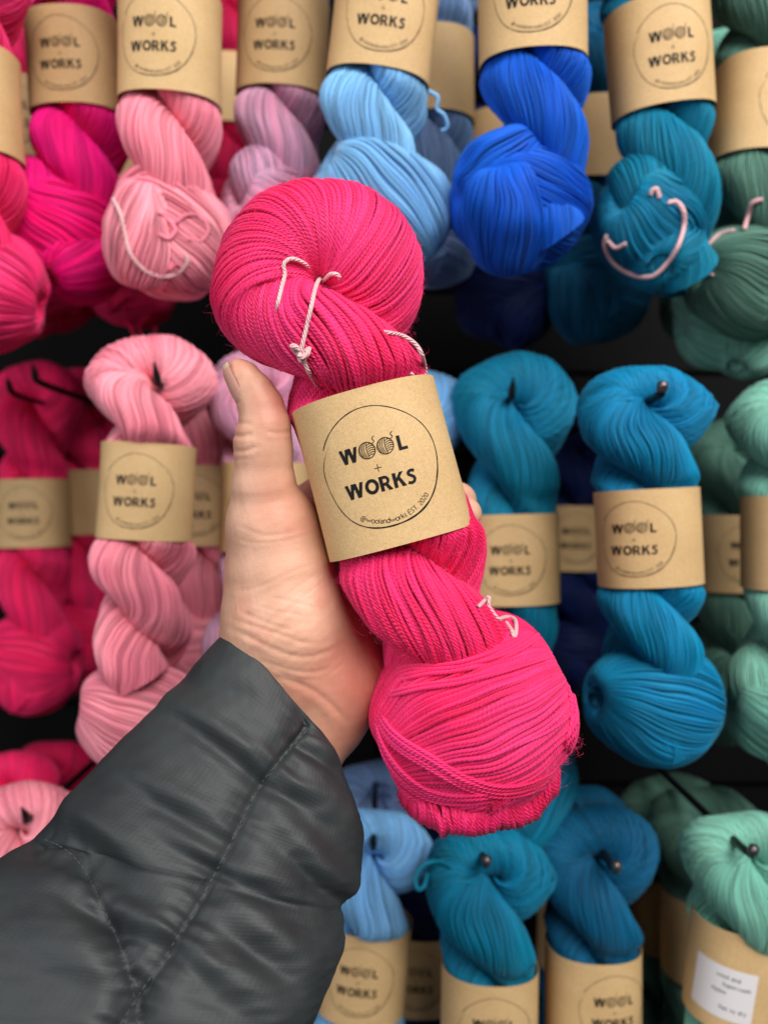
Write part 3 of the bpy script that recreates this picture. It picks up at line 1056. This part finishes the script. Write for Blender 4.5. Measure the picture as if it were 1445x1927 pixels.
hook('bare black hook rod reaching past the crimson skein on the left', 60, 712, .60)
hook('black hook at the left edge holding the crimson skein', 12, 735, .66)
hook('black hook tip in the light pink middle loop', 290, 716, .495)
hook('black hook tip in the teal loop right of the held skein', 966, 742, .53)
hook('black hook with pale tip in the blue-teal middle loop', 1246, 740, .455, True, 0.004)
hook('dark hook tip in the bottom sky blue loop', 702, 1602, .535)
hook('dark hook tip in the bottom teal loop', 915, 1632, .495, True, 0.004)
hook('worn metal hook tip in front of the deep teal loop', 1160, 1642, .50, True, 0.004)
hook('worn metal hook tip in the bottom mint loop', 1417, 1612, .48, True, 0.004)
hook('dark hook tip in the pink loop left of the sleeve', 40, 1552, .53)

# ------------------------------------------------------------------ the held skein
HC = W(603, 541, 0.347)
TILT = math.radians(19.0)
held = empty('yarn_skein', 'hot pink skein with kraft label held up by a hand in the foreground', 'yarn skein')
held.location = HC
held.rotation_euler = (math.radians(0), -TILT, 0)
M_HELD = Matrix.Translation(Vector(HC)) @ Euler(held.rotation_euler).to_matrix().to_4x4()
HELD_INV = M_HELD.inverted()

g_tw = twisted_yarn(911, 1.6, 7, 52, deform=1.6, r_str=0.90, calm=.85, ring_k=2.7, grip=(32.4, 27.0))
me = g_tw.mesh('twisted_strands', 0.001)
o = obj('twisted_strands', me, HELD, held)
g_ball = ball_end(77, 144, 70, 7, ra=46.5, rb=42.5, deform=1.5, r_str=0.92, calm=.9, dive=0.25, skew=0.10)
o_ball = obj('ball_end', g_ball.mesh('ball_end', 0.001), HELD, held)
o_ball.location = (0.0015, 0.0, -0.2035)
o_ball.rotation_euler = (0.5, math.radians(-9), math.radians(7))
M_BALL = M_HELD @ Matrix.Translation(o_ball.location) @ o_ball.rotation_euler.to_matrix().to_4x4()
o_band = obj('paper_band', band_mesh(160, 24, 67.5), M_KRAFT, held)
o_band.location = (-0.0005, -0.001, -0.0868)
o_band.rotation_euler = (0, math.radians(4.0), 0)
obj('logo_print', logo_mesh(-1.0, 0.2, R=25.3), M_INK, o_band)

V1, F1 = g_tw.arrays(0.001)
V2, F2 = g_ball.arrays(0.001)
V1w, V2w = xform(M_HELD, V1), xform(M_BALL, V2)
BV_HELD = bvh_of([(V1w, F1), (V2w, F2)])

# cotton ties
string_part('tie_string', drape([(590, 512, -.004), (576, 498, -.001), (560, 489), (545, 487, .0006), (534, 497, .0008), (536, 516), (530, 540), (524, 565), (521, 585, -.002)], BV_HELD, 0.0008, .32), 0.00092, M_COTTON, M_HELD, held)
string_part('tie_string', drape([(640, 527, -.002), (636, 517, .0003), (622, 516, .001), (609, 528, .0006), (602, 524, .0006), (594, 540, .0004), (586, 575), (577, 615), (570, 645, .0008), (567, 662, .002), (573, 680, .0008), (580, 697, .0004), (590, 715), (599, 728, .0003)], BV_HELD, 0.0009, .32), 0.00096, M_COTTON, M_HELD, held, n=90)
kn = drape([(568, 664)], BV_HELD, 0.0022, .32)[0]
tk = np.linspace(0, 2 * np.pi, 80)
kr = 0.0030
knot = np.stack([kr * (np.sin(tk) + 1.1 * np.sin(2 * tk)) * 0.55, -0.0014 * np.sin(3 * tk), kr * (np.cos(tk) - 1.1 * np.cos(2 * tk)) * 0.55], -1) + kn
g = Geo()
inv = np.array(HELD_INV)
for pts, rr in ((knot, .00105), (resample([kn + [-.001, -.0005, .0015], kn + [-.0034, -.0012, .0026], kn + [-.0044, -.0008, .0018]], 12), .0012),
                (resample([kn + [.0018, -.0014, .0018], kn + [.0026, -.002, -.0004], kn + [.0006, -.0022, -.0022], kn + [-.0016, -.0018, -.0012]], 16), .0012)):
    P = pts @ inv[:3, :3].T + inv[:3, 3]
    g.tubes(P[None], np.broadcast_to([0.3, -1, .2], P.shape)[None], rr, 8, diam=.0024, taper=(pts is not knot))
obj('tie_knot', g.mesh('tie_knot'), M_COTTON, held)
string_part('tie_string', drape([(718, 624, -.002), (732, 626), (752, 630), (768, 637), (784, 650), (794, 668), (799, 688), (801, 706), (802, 725, -.002)], BV_HELD, 0.0009, .33), 0.001, M_COTTON, M_HELD, held)
string_part('tie_string', drape([(772, 700, -.001), (776, 708), (778, 716), (780, 730, -.002)], BV_HELD, 0.0008, .33), 0.001, M_COTTON, M_HELD, held, n=16)
string_part('tie_string', drape([(900, 1142), (912, 1130, .0005), (920, 1124, .0012), (920, 1140, .0012), (930, 1156, .0006), (940, 1168)], BV_HELD, 0.001, .33), 0.0009, M_COTTON, M_HELD, held, n=40)
string_part('tie_string', drape([(938, 1166), (954, 1161, .001), (968, 1166, .0014), (971, 1180, .001), (968, 1200, .0002), (962, 1186, .0006), (951, 1170, .0006)], BV_HELD, 0.001, .33), 0.00095, M_COTTON, M_HELD, held, n=50)

# loose strands swept over the ball end and the gathered ruffle below it
sweeps = [
    [(712, 1345), (724, 1372), (760, 1402), (810, 1430), (860, 1462), (915, 1484), (960, 1488), (1010, 1474), (1055, 1445), (1078, 1412)],
    [(709, 1352), (720, 1380), (755, 1411), (806, 1440), (857, 1470), (912, 1491), (962, 1494), (1015, 1479), (1058, 1451), (1079, 1420)],
    [(708, 1360), (716, 1392), (745, 1440), (790, 1480), (840, 1497), (890, 1498), (935, 1492)],
    [(709, 1368), (715, 1402), (738, 1448), (785, 1490), (835, 1506), (890, 1507), (930, 1499)],
    [(711, 1380), (716, 1415), (735, 1460), (775, 1502), (825, 1519), (880, 1521), (922, 1506)],
    [(745, 1262), (770, 1252), (820, 1253), (880, 1243), (950, 1215), (1010, 1178), (1040, 1165)],
    [(748, 1275), (800, 1262), (870, 1254), (950, 1230), (1020, 1190), (1056, 1180)],
    [(1076, 1300), (1083, 1330), (1080, 1370), (1068, 1410)],
    [(1068, 1290), (1076, 1330), (1073, 1372), (1060, 1405)],
    [(730, 1305), (790, 1290), (860, 1280), (930, 1262), (1000, 1240), (1060, 1222)],
]
g = Geo()
sweeps = [[(x + ox * .3, y + oy) for x, y in sw] for k, sw in enumerate(sweeps) for ox, oy in (((0, 0), (6, 7), (12, -6)) if k < 2 else ((0, 0), (5, 7)))]
for k, sw in enumerate(sweeps):
    P = drape_hits([(x, y) for x, y in resample(sw, 30)], BV_HELD, 0.0011)
    if len(P) < 6:
        continue
    for _ in range(3):
        P[1:-1] = .25 * P[:-2] + .5 * P[1:-1] + .25 * P[2:]
    P = resample(P, 90)
    tuck = np.clip(1 - np.minimum(np.arange(90), 89 - np.arange(90)) / 12, 0, 1)[:, None]
    P = P + unit(P) * .003 * tuck ** 2
    P = P @ inv[:3, :3].T + inv[:3, 3]
    g.tubes(P[None], np.broadcast_to([0.1, -1, .2], P.shape)[None], 0.00096, 7, diam=.0019, taper=True, rnd=np.ones(1) * .85)
obj('loose_strands', g.mesh('loose_strands'), HELD, held)
g = Geo()
r_ = np.random.default_rng(5)
for row in range(4):
    n_ = 78
    for i in range(n_):
        f = (i + .5 * (row % 2) + r_.uniform(-.22, .22)) / (n_ - 1)
        x = 752 + f * 296
        yb = np.interp(x, [745, 770, 790, 826, 834, 845, 900, 980, 1012, 1050], [1492, 1526, 1545, 1566, 1576, 1566, 1569, 1552, 1537, 1492]) + r_.normal(0, 1.8) - 2.5 * row + 2.5 * np.sin(x / 17.0 + row)
        yt = yb - (70 + 8 * r_.uniform(-1, 1))
        sl = 6 - 22 * f + r_.normal(0, 6) + 9 * np.sin(x / 23.0)
        d0 = .318 + .007 * row + .020 * abs(2 * f - .9) ** 2
        pts = np.array([W(x + sl, yt, d0 + .010), W(x + .7 * sl, .6 * yt + .4 * yb, d0 + .001), W(x + .2 * sl, yb - 14, d0 + .0005), W(x, yb - 2, d0 + .004),
                        W(x - 1, yb - 1, d0 + .009), W(x + 1, yb - 14, d0 + .013), W(x + 2, yb - 40, d0 + .014)])
        P = resample(pts, 40) @ inv[:3, :3].T + inv[:3, 3]
        g.tubes(P[None], np.broadcast_to([1., 0.1, .1], P.shape)[None], 0.00096, 6, diam=.0019)
obj('gathered_ruffle', g.mesh('gathered_ruffle'), HELD, held)

# flyaway fibres
def fuzz(g, V, Fc, count, seed, lmin, lmax, wid, K, flatness):
    r_ = np.random.default_rng(seed)
    fi = r_.integers(0, len(Fc), count)
    q = V[Fc[fi]]
    p0 = q.mean(1)
    nrm = unit(np.cross(q[:, 1] - q[:, 0], q[:, 3] - q[:, 0]))
    keep = nrm[:, 1] < 0.3
    p0, nrm = p0[keep], nrm[keep]
    n = len(p0)
    L = r_.uniform(0, 1, (n, 1, 1)) ** 2 * (lmax - lmin) + lmin
    side = unit(np.cross(nrm, r_.normal(size=(n, 3))))
    side2 = np.cross(nrm, side)
    t = np.linspace(0, 1, K)[None, :, None]
    w1 = r_.uniform(3, 9, (n, 1, 1))
    P = p0[:, None] + L * (t * nrm[:, None] * r_.uniform(.2, .9, (n, 1, 1)) * flatness + 0.75 * t * side[:, None] * r_.uniform(.2, 1.2, (n, 1, 1)) +
                           0.32 * np.sin(w1 * t) * side2[:, None] + 0.18 * (1 - np.cos(w1 * 1.3 * t)) * nrm[:, None])
    wv = unit(r_.normal(size=(n, 1, 3)) + 0 * P) * wid / 2 * (1 - .7 * t)
    idx = np.arange(n * K * 2).reshape(n, K, 2)
    Vv = np.stack([P - wv, P + wv], 2)
    fa = np.stack([idx[:, :-1, 0], idx[:, :-1, 1], idx[:, 1:, 1], idx[:, 1:, 0]], -1).reshape(-1, 4)
    g.add(Vv.reshape(-1, 3), fa, np.zeros((fa.size, 2)), np.zeros(n * K * 2))


Vall = np.concatenate([V1, xform(HELD_INV @ M_BALL, V2)])
fa, fb = g_tw.f[0].reshape(52, -1, 7, 4), g_ball.f[0].reshape(144, -1, 7, 4)       # outermost strands only
fa = fa[:, :, [0, 1, 5, 6]].reshape(-1, 4)
fb = fb[:, 16:-16][:, :, [0, 1, 5, 6]].reshape(-1, 4) + len(V1)
zl = Vall[fa].mean(1)[:, 2]
fa = fa[np.abs(zl + .087) > .035]
g = Geo()
for fx, n1, n2, sd in ((fa, 44000, 6000, 3), (fb, 10000, 1800, 6)):
    fuzz(g, Vall, fx, n1, sd, .0007, .0030, .00010, 5, 1.1)
    fuzz(g, Vall, fx, n2, sd + 1, .002, .0085, .00009, 9, .9)
o = obj('flyaway_fibres', g.mesh('flyaway_fibres'), M_FUZZ, held)
o['kind'] = 'stuff'

# ------------------------------------------------------------------ the hand (one continuous surface from a distance field)
def prim(ax, ay, ad, ar, bx, by, bd, br):
    return (W(ax, ay, ad), ar * ad / F, W(bx, by, bd), br * bd / F)


def chain(pts):
    return [prim(*pts[i], *pts[i + 1]) for i in range(len(pts) - 1)]


THUMB = chain([(447, 691, .340, 16), (457, 706, .340, 28), (478, 738, .340, 36), (491, 766, .340, 42), (499, 802, .340, 46.5), (495, 828, .341, 52), (496, 852, .342, 53),
               (497, 915, .345, 59), (509, 985, .351, 82), (528, 1080, .358, 104), (540, 1175, .360, 118)])
PALM = chain([(540, 1175, .360, 116), (555, 1260, .364, 112)]) + chain([(600, 1215, .366, 94), (633, 1272, .366, 90), (604, 1335, .368, 90)]) + \
    chain([(560, 1100, .376, 74), (600, 1180, .378, 84)]) + \
    chain([(530, 1225, .362, 98), (450, 1360, .356, 96), (340, 1500, .342, 100)]) + chain([(600, 1330, .367, 88), (532, 1440, .360, 92), (420, 1560, .347, 98)]) + \
    chain([(590, 960, .388, 44), (620, 1200, .380, 74)]) + chain([(680, 950, .394, 48), (640, 1220, .382, 64)]) + \
    chain([(750, 1000, .394, 46), (650, 1240, .382, 64)]) + chain([(790, 1060, .392, 42), (660, 1270, .378, 60)]) + \
    chain([(545, 1000, .358, 60), (580, 985, .380, 48)])
FINGERS = [chain([(590, 945, .388, 42), (700, 862, .398, 38), (780, 852, .394, 33), (815, 864, .380, 26)]),
           chain([(680, 950, .394, 42), (790, 930, .402, 38), (862, 942, .392, 31), (876, 966, .374, 26), (872, 978, .364, 22)]),
           chain([(750, 1000, .394, 40), (830, 1000, .400, 36), (880, 1020, .386, 30), (882, 1040, .374, 26)]),
           chain([(790, 1060, .392, 36), (840, 1060, .394, 30), (866, 1075, .384, 26)])]


def d_cone(P, pr):
    a, ra, b, rb = pr
    ab = b - a
    t = np.clip(((P - a) @ ab) / ab.dot(ab), 0, 1)
    return np.linalg.norm(P - a - t[..., None] * ab, axis=-1) - (ra + (rb - ra) * t)


def smin(a, b, k):
    h = np.clip(0.5 + 0.5 * (b - a) / k, 0, 1)
    return b + (a - b) * h - k * h * (1 - h)


def hand_sdf(P):
    d = None
    for pr in THUMB:
        e = d_cone(P, pr)
        d = e if d is None else smin(d, e, .0022)
    for pr in PALM:
        d = smin(d, d_cone(P, pr), .008)
    for fg in FINGERS:
        f = None
        for pr in fg:
            e = d_cone(P, pr)
            f = e if f is None else smin(f, e, .004)
        d = smin(d, f, .003)
    return d


def surface_nets(fn, lo, hi, h):
    n = np.ceil((hi - lo) / h).astype(int) + 1
    ax = [lo[i] + h * np.arange(n[i]) for i in range(3)]
    # coarse pass decides where the fine field is needed
    st = 6
    m = (n + st - 1) // st
    cg = np.stack(np.meshgrid(*[lo[i] + h * (st * np.arange(m[i]) + (st - 1) / 2) for i in range(3)], indexing='ij'), -1)
    cd = fn(cg)
    f = np.repeat(np.repeat(np.repeat(cd, st, 0), st, 1), st, 2)[:n[0], :n[1], :n[2]].astype(np.float32)
    near = np.argwhere(np.abs(f) < h * st * 1.2)
    for k in range(0, len(near), 400000):
        q = near[k:k + 400000]
        f[tuple(q.T)] = fn(lo + h * q)
    ins = f < 0
    c = [(i, j, k) for i in (0, 1) for j in (0, 1) for k in (0, 1)]
    sl = lambda q: tuple(slice(q[a], n[a] - 1 + q[a]) for a in range(3))
    cnt = sum(ins[sl(q)].astype(np.int8) for q in c)
    act = np.argwhere((cnt > 0) & (cnt < 8))
    idmap = np.full(n - 1, -1, dtype=np.int64)
    idmap[tuple(act.T)] = np.arange(len(act))
    acc = np.zeros((len(act), 3))
    num = np.zeros(len(act))
    for q in c:
        for a in range(3):
            if q[a] == 1:
                continue
            q2 = list(q)
            q2[a] = 1
            f0 = f[tuple((act + q).T)]
            f1 = f[tuple((act + q2).T)]
            m = (f0 < 0) != (f1 < 0)
            t = np.where(m, f0 / np.where(m, f0 - f1, 1), 0)
            p = np.array(q, float)[None].repeat(len(act), 0)
            p[:, a] = t
            acc[m] += p[m]
            num[m] += 1
    V = lo + h * (act + acc / num[:, None])
    faces = []
    for a in range(3):
        b, cc = (a + 1) % 3, (a + 2) % 3
        s0 = [slice(1, -1)] * 3
        s0[a] = slice(0, -1)
        s1 = list(s0)
        s1[a] = slice(1, None)
        A, B = ins[tuple(s0)], ins[tuple(s1)]
        ed = np.argwhere(A != B)
        base = ed.copy()
        base[:, b] += 1
        base[:, cc] += 1
        flip = A[tuple(ed.T)]
        def cell(db, dc):
            q = base.copy()
            q[:, b] += db
            q[:, cc] += dc
            q = np.minimum(q, n - 2)
            return idmap[tuple(q.T)]
        quad = np.stack([cell(-1, -1), cell(0, -1), cell(0, 0), cell(-1, 0)], -1)
        quad[~flip] = quad[~flip][:, ::-1]
        faces.append(quad)
    Fc = np.concatenate(faces)
    Fc = Fc[(Fc >= 0).all(1)]
    return V, Fc


def seg_dist(P, poly):
    """distance of 2D points to a polyline and position along it 0..1"""
    poly = np.asarray(poly, float)
    best = np.full(len(P), 1e9)
    tt = np.zeros(len(P))
    L = np.concatenate([[0], np.cumsum(np.linalg.norm(np.diff(poly, axis=0), axis=1))])
    for i in range(len(poly) - 1):
        a, b = poly[i], poly[i + 1]
        ab = b - a
        t = np.clip(((P - a) @ ab) / ab.dot(ab), 0, 1)
        d = np.linalg.norm(P - a - t[:, None] * ab, axis=1)
        m = d < best
        best[m] = d[m]
        tt[m] = (L[i] + t[m] * (L[i + 1] - L[i])) / L[-1]
    return best, tt


lo = np.array([-.098, .298, -.150])
hi = np.array([.062, .420, .080])
Vh, Fh = surface_nets(hand_sdf, lo, hi, 0.00085)


def grad(fn, P, e=2e-4):
    return np.stack([(fn(P + np.eye(3)[i] * e) - fn(P - np.eye(3)[i] * e)) / (2 * e) for i in range(3)], -1)


for _ in range(2):
    G = grad(hand_sdf, Vh)
    Vh = Vh - (hand_sdf(Vh) / np.maximum((G * G).sum(-1), .2))[:, None] * G
G = unit(grad(hand_sdf, Vh))
pxh = to_px(Vh)
front = np.clip(-G[:, 1] * 2 + .9, 0, 1)
disp = np.zeros(len(Vh))
creases = [  # polyline, depth mm, width px
    ([(436, 818), (455, 821), (478, 816)], 1.2, 4.5), ([(436, 846), (458, 849), (486, 840)], .8, 4), ([(440, 796), (458, 796), (480, 800)], .5, 3.5),
    ([(500, 812), (525, 815), (550, 812)], .55, 3.5), ([(436, 866), (470, 862)], .3, 3),
    ([(440, 985), (500, 1008), (560, 1000), (600, 985)], .3, 4), ([(430, 1010), (480, 1022), (540, 1016), (590, 1000)], .25, 3),
    ([(428, 1112), (480, 1108), (530, 1085), (590, 1060)], .3, 3),
    ([(440, 1168), (490, 1182), (530, 1195), (570, 1210), (605, 1210)], .55, 4), ([(450, 1150), (500, 1172), (550, 1188)], .45, 3.5),
    ([(430, 1180), (480, 1205), (540, 1232), (590, 1236), (640, 1215)], .75, 5),
    ([(480, 1240), (540, 1260), (590, 1266), (630, 1255)], .4, 4), ([(520, 1272), (570, 1290), (610, 1315), (655, 1360)], .9, 6),
    ([(610, 1275), (635, 1258), (648, 1245)], .35, 2.5), ([(500, 1255), (560, 1276), (600, 1280)], .25, 3),
    ([(470, 1135), (520, 1150), (580, 1160)], .3, 3), ([(500, 1122), (560, 1135), (610, 1150)], .25, 3),
    ([(560, 1130), (590, 1108), (615, 1090)], .25, 2.5), ([(540, 1120), (570, 1098), (600, 1078)], .2, 2.5),
    ([(440, 755), (452, 757)], .5, 4), ([(500, 770), (520, 780)], .1, 4),
]
for poly, dep, wid in creases:
    d2, t2 = seg_dist(pxh, resample(poly, 9))
    en = np.clip(np.minimum(t2, 1 - t2) * 5 + .15, 0, 1)
    disp -= .5 * dep * .001 * en * (np.exp(-(d2 / wid) ** 2) - 0.35 * np.exp(-((d2 - 2.2 * wid) / (1.3 * wid)) ** 2))
# fine criss-cross wrinkling over the wrist and the base of the thumb
q2 = pxh @ np.array([[.86, .5], [-.5, .86]])
wr = np.exp(-((pxh[:, 0] - 520) / 90) ** 2 - ((pxh[:, 1] - 1180) / 75) ** 2)
wn = np.sin(q2[:, 1] / 4.2 + 2.2 * smooth_noise(Vh, .02, 71) + 1.5 * smooth_noise(Vh, .008, 72))
disp += .00012 * wr * wn
disp += .00014 * smooth_noise(Vh, .014, 31) + .00004 * smooth_noise(Vh, .004, 32)
Vh = Vh + G * (disp * front)[:, None]
# reddened skin: heel of the hand, pads, knuckle
red = 0.75 * np.exp(-((pxh[:, 0] - 685) / 60) ** 2 - ((pxh[:, 1] - 1270) / 75) ** 2) + .5 * np.exp(-((pxh[:, 0] - 520) / 40) ** 2 - ((pxh[:, 1] - 760) / 60) ** 2) + \
    .35 * np.exp(-((pxh[:, 0] - 520) / 45) ** 2 - ((pxh[:, 1] - 960) / 60) ** 2) + .2 * (smooth_noise(Vh, .03, 55) > .3)
person = empty('person', 'hand in a dark quilted jacket sleeve holding up the hot pink skein', 'person')
person.location = W(300, 1927, .30)
PI_ = np.array(person.location)


def person_part(name, V, Fc, mat, parent=None, uv=None, rnd=None):
    return obj(name, raw_mesh(name, V - PI_, Fc, uv=uv, rnd=rnd), mat, parent or person)


hand = person_part('hand', Vh, Fh, M_SKIN, rnd=np.clip(red, 0, 1))

# thumb nail, a curved plate on the outer side of the tip
c0, c1 = W(482, 745, .340), W(444, 680, .340)
axn = unit(c1 - c0)
outw = unit(np.array([-1, 0, 0.0]) - axn * np.dot([-1, 0, 0], axn))
camw = np.cross(axn, outw)
if camw[1] > 0:
    camw = -camw


def nail_patch(t0, t1, nt, lift):
    tt = np.linspace(t0, t1, nt)[:, None]
    an = np.radians(np.linspace(-35, 66, 22))[None]
    narrow = 1 - .18 * np.clip((0.25 - tt) / .25, 0, 1) ** 2
    an = an * narrow
    rad = (np.interp(tt, [0, .4, .8, 1.05], [40.5, 39.5, 35.5, 28.5]) * .340 / F + lift)
    base = c0 + tt[..., None] * (c1 - c0)
    # rounded root and tip
    return base + rad[..., None] * (np.cos(an)[..., None] * outw + 0.92 * np.sin(an)[..., None] * camw)


def plate(name, t0, t1, mat, lift, parent):
    A = nail_patch(t0, t1, 20, lift)
    B = nail_patch(t0, t1, 20, lift - .0006)
    g = Geo()
    g.grid(np.concatenate([A, B[::-1], A[:1]]))
    V, Fc = g.arrays()
    return person_part(name, V, Fc, mat, parent)


plate('thumb_nail', .08, .90, M_NAIL, -.0001, hand)
plate('nail_edge', .90, 1.02, M_NAIL_EDGE, -.00005, hand)

# ------------------------------------------------------------------ jacket sleeve
SEC = np.array([   # left x,y  right x,y  centre distance  half thickness (m)
    (428, 1216, 628, 1448, .358, .026),
    (420, 1197, 640, 1446, .357, .0285),
    (408, 1206, 650, 1470, .356, .031),
    (335, 1287, 668, 1522, .351, .036),
    (240, 1387, 681, 1590, .344, .040),
    (150, 1480, 673, 1655, .336, .043),
    (70, 1560, 652, 1700, .329, .043),
    (48, 1583, 642, 1714, .327, .0425),
    (10, 1606, 643, 1735, .324, .044),
    (-60, 1660, 640, 1775, .318, .047),
    (-150, 1750, 615, 1850, .308, .049),
    (-230, 1880, 572, 1945, .298, .050),
    (-330, 2100, 480, 2120, .284, .051)])
NT, NA = 300, 360
# keep the seam pinch sharp: dense linear/cubic resampling by section index
sec = resample(SEC, 2000)
dd = np.linalg.norm(np.diff((sec[:, :2] + sec[:, 2:4]) / 2, axis=0), axis=1)
sarc = np.concatenate([[0], np.cumsum(dd)])
qq = np.linspace(0, sarc[-1], NT)
sec = np.stack([np.interp(qq, sarc, sec[:, i]) for i in range(6)], -1)
Lw = np.array([W(a, b, d) for a, b, d in sec[:, (0, 1, 4)]])
Rw = np.array([W(a, b, d) for a, b, d in sec[:, (2, 3, 4)]])
cw = (Lw + Rw) / 2
hw = (Rw - Lw) / 2
axis = unit(cw[0] - cw[-1])
fw = unit(np.array([0, -1.0, 0]) - np.dot([0, -1.0, 0], axis) * axis)
al = np.linspace(0, 2 * np.pi, NA, endpoint=False)
ca, sa = np.cos(al), np.sin(al)
ex = .90
ca2 = np.sign(ca) * np.abs(ca) ** ex
sa2 = np.sign(sa) * np.abs(sa) ** ex
Vs = cw[:, None] + hw[:, None] * ca2[None, :, None] + (sec[:, 5][:, None, None] * fw) * sa2[None, :, None]
# normals of the smooth sleeve
dt = np.gradient(Vs, axis=0)
da = np.gradient(np.concatenate([Vs[:, -1:], Vs, Vs[:, :1]], 1), axis=1)[:, 1:-1]
ns = unit(np.cross(dt, da))
if (ns[NT // 2, NA // 4] @ np.array([0, -1.0, 0])) < 0:
    ns = -ns
flat, nfl = Vs.reshape(-1, 3), ns.reshape(-1, 3)
pxs = to_px(flat)
SEAM1 = [(592, 1350), (583, 1368), (555, 1400), (520, 1440), (490, 1478), (458, 1538), (425, 1606), (385, 1680), (345, 1745), (314, 1797), (270, 1860), (228, 1927), (190, 1985)]
SEAM2 = [(52, 1580), (80, 1578), (120, 1597), (150, 1625), (172, 1662), (195, 1710), (215, 1755), (236, 1808), (251, 1868), (258, 1927), (262, 1990)]
dsp = np.zeros(len(flat))
fr = np.clip(-nfl[:, 1] * 3 + .4, 0, 1)
d1, _ = seg_dist(pxs, resample(SEAM1, 28))
d2s, _ = seg_dist(pxs, resample(SEAM2, 28))
dsp -= fr * (.0022 * np.exp(-(d1 / 7) ** 2) + .0032 * np.exp(-(d1 / 34) ** 2))
dsp -= fr * (.0026 * np.exp(-(d2s / 7) ** 2) + .0050 * np.exp(-(d2s / 40) ** 2))
FOLDS = [  # polyline, valley depth mm, width px, ridge (mm) on the upper side
    ([(270, 1330), (369, 1379), (440, 1432), (540, 1500)], 4.2, 13, 2.6), ([(200, 1455), (290, 1512), (380, 1568), (470, 1612)], 3.6, 15, 2.2),
    ([(40, 1530), (110, 1560), (190, 1615), (262, 1680), (300, 1730)], 6.4, 20, 2.8), ([(70, 1655), (150, 1705), (240, 1752), (360, 1808)], 4.2, 14, 2.4),
    ([(280, 1770), (345, 1812), (420, 1870)], 2.8, 12, 1.4), ([(470, 1440), (520, 1484), (600, 1530)], 3.4, 10, 1.8),
    ([(520, 1378), (590, 1418), (660, 1478)], 3.0, 9, 1.8), ([(520, 1500), (610, 1555), (700, 1640)], 3.0, 20, 2.0),
    ([(690, 1730), (640, 1700), (590, 1655), (550, 1600)], 4.2, 14, 1.4), ([(370, 1710), (470, 1782), (590, 1880)], 3.8, 19, 2.4),
    ([(370, 1625), (450, 1665), (560, 1712)], 2.2, 13, 1.6), ([(260, 1560), (350, 1612), (450, 1660)], 2.4, 13, 1.6),
    ([(300, 1270), (390, 1290), (500, 1325)], 1.8, 16, 1.2), ([(-20, 1770), (110, 1842), (240, 1890)], 2.2, 28, 1.4),
    ([(300, 1840), (420, 1890), (520, 1970)], 2.6, 22, 1.6), ([(480, 1545), (540, 1610), (600, 1690)], 2.0, 17, 1.4),
]
for poly, dep, wid, rid in FOLDS:
    pl = resample(poly, 9)
    dq, tq = seg_dist(pxs, pl)
    wid = wid * 1.35
    dep = dep * .8
    en = np.sin(np.pi * tq) ** 1.1
    up = np.array([.5, -.86]) * wid * 1.9
    dr, tr = seg_dist(pxs, pl + up)
    er = np.sin(np.pi * tr) ** 1.1
    dsp += fr * .001 * (-dep * en * np.exp(-(dq / wid) ** 2) + rid * er * np.exp(-(dr / (1.2 * wid)) ** 2))
# soft overall crumple, stretched across the sleeve
ta = np.repeat(np.linspace(0, 1, NT), NA)
aa = np.tile(al, NT)
Q = np.stack([ta * 3.2 + .18 * np.cos(aa), .55 * np.cos(aa), .55 * np.sin(aa)], -1)
dsp += .0010 * smooth_noise(Q, .8, 41) + .0004 * smooth_noise(Q, .35, 42) + .00016 * smooth_noise(Q, .13, 43) + .00005 * smooth_noise(Q, .05, 44)
d1b, t1b = seg_dist(pxs, resample(SEAM1, 28))
dsp += fr * .0007 * np.exp(-((d1b - 10) / 34) ** 2) * np.sin(2 * np.pi * t1b * 17 + 2.2 * smooth_noise(flat, .05, 81) + .6 * np.sin(40 * t1b))
dsp += fr * .0005 * np.exp(-((d2s - 8) / 26) ** 2) * np.sin(2 * np.pi * seg_dist(pxs, resample(SEAM2, 28))[1] * 13 + 2 * smooth_noise(flat, .05, 82))
edge = np.clip(ta / .035, 0, 1)
dsp *= .25 + .75 * edge
# rolled cuff edge
flat2 = flat + nfl * dsp[:, None]
Vs2 = flat2.reshape(NT, NA, 3)
inner = Vs2[:26] - ns[:26] * .0016 - np.array(axis) * np.linspace(-.0002, .004, 26)[:, None, None] * 0
inner = inner - ns[:26] * (.0005 + .003 * np.linspace(0, 1, 26)[:, None, None])
sheet = np.concatenate([inner[::-1], Vs2])
g = Geo()
g.grid(sheet, close_u=True)
sleeve = person_part('jacket_sleeve', np.concatenate(g.v), np.concatenate(g.f), M_NYLON, uv=np.concatenate(g.uv))

BV_SL = bvh_of([(np.concatenate(g.v), np.concatenate(g.f))])


def stitches(seam, step, ln, rad):
    P = drape([tuple(q) for q in resample(seam, 260)], BV_SL, 0.0002, .3)
    P = resample(P, 600)
    s = np.concatenate([[0], np.cumsum(np.linalg.norm(np.diff(P, axis=0), axis=1))])
    g = Geo()
    x = 0.002
    paths = []
    while x < s[-1] - ln:
        q = np.linspace(x, x + ln, 6)
        pp = np.stack([np.interp(q, s, P[:, i]) for i in range(3)], -1)
        pp = pp + np.array([0, -1, 0]) * (.00035 * np.sin(np.linspace(0, np.pi, 6)) - .00015)[:, None]
        paths.append(pp)
        x += step * rng.uniform(.92, 1.08)
    paths = np.array(paths)
    g.tubes(paths, np.broadcast_to([0.1, -1., .1], paths.shape), rad, 6, taper=True)
    V, Fc = g.arrays()
    return person_part('stitching', V, Fc, M_THREAD, sleeve)


stitches(SEAM1[1:], .0034, .0026, .00030)
stitches(SEAM2[1:], .0030, .0023, .00024)
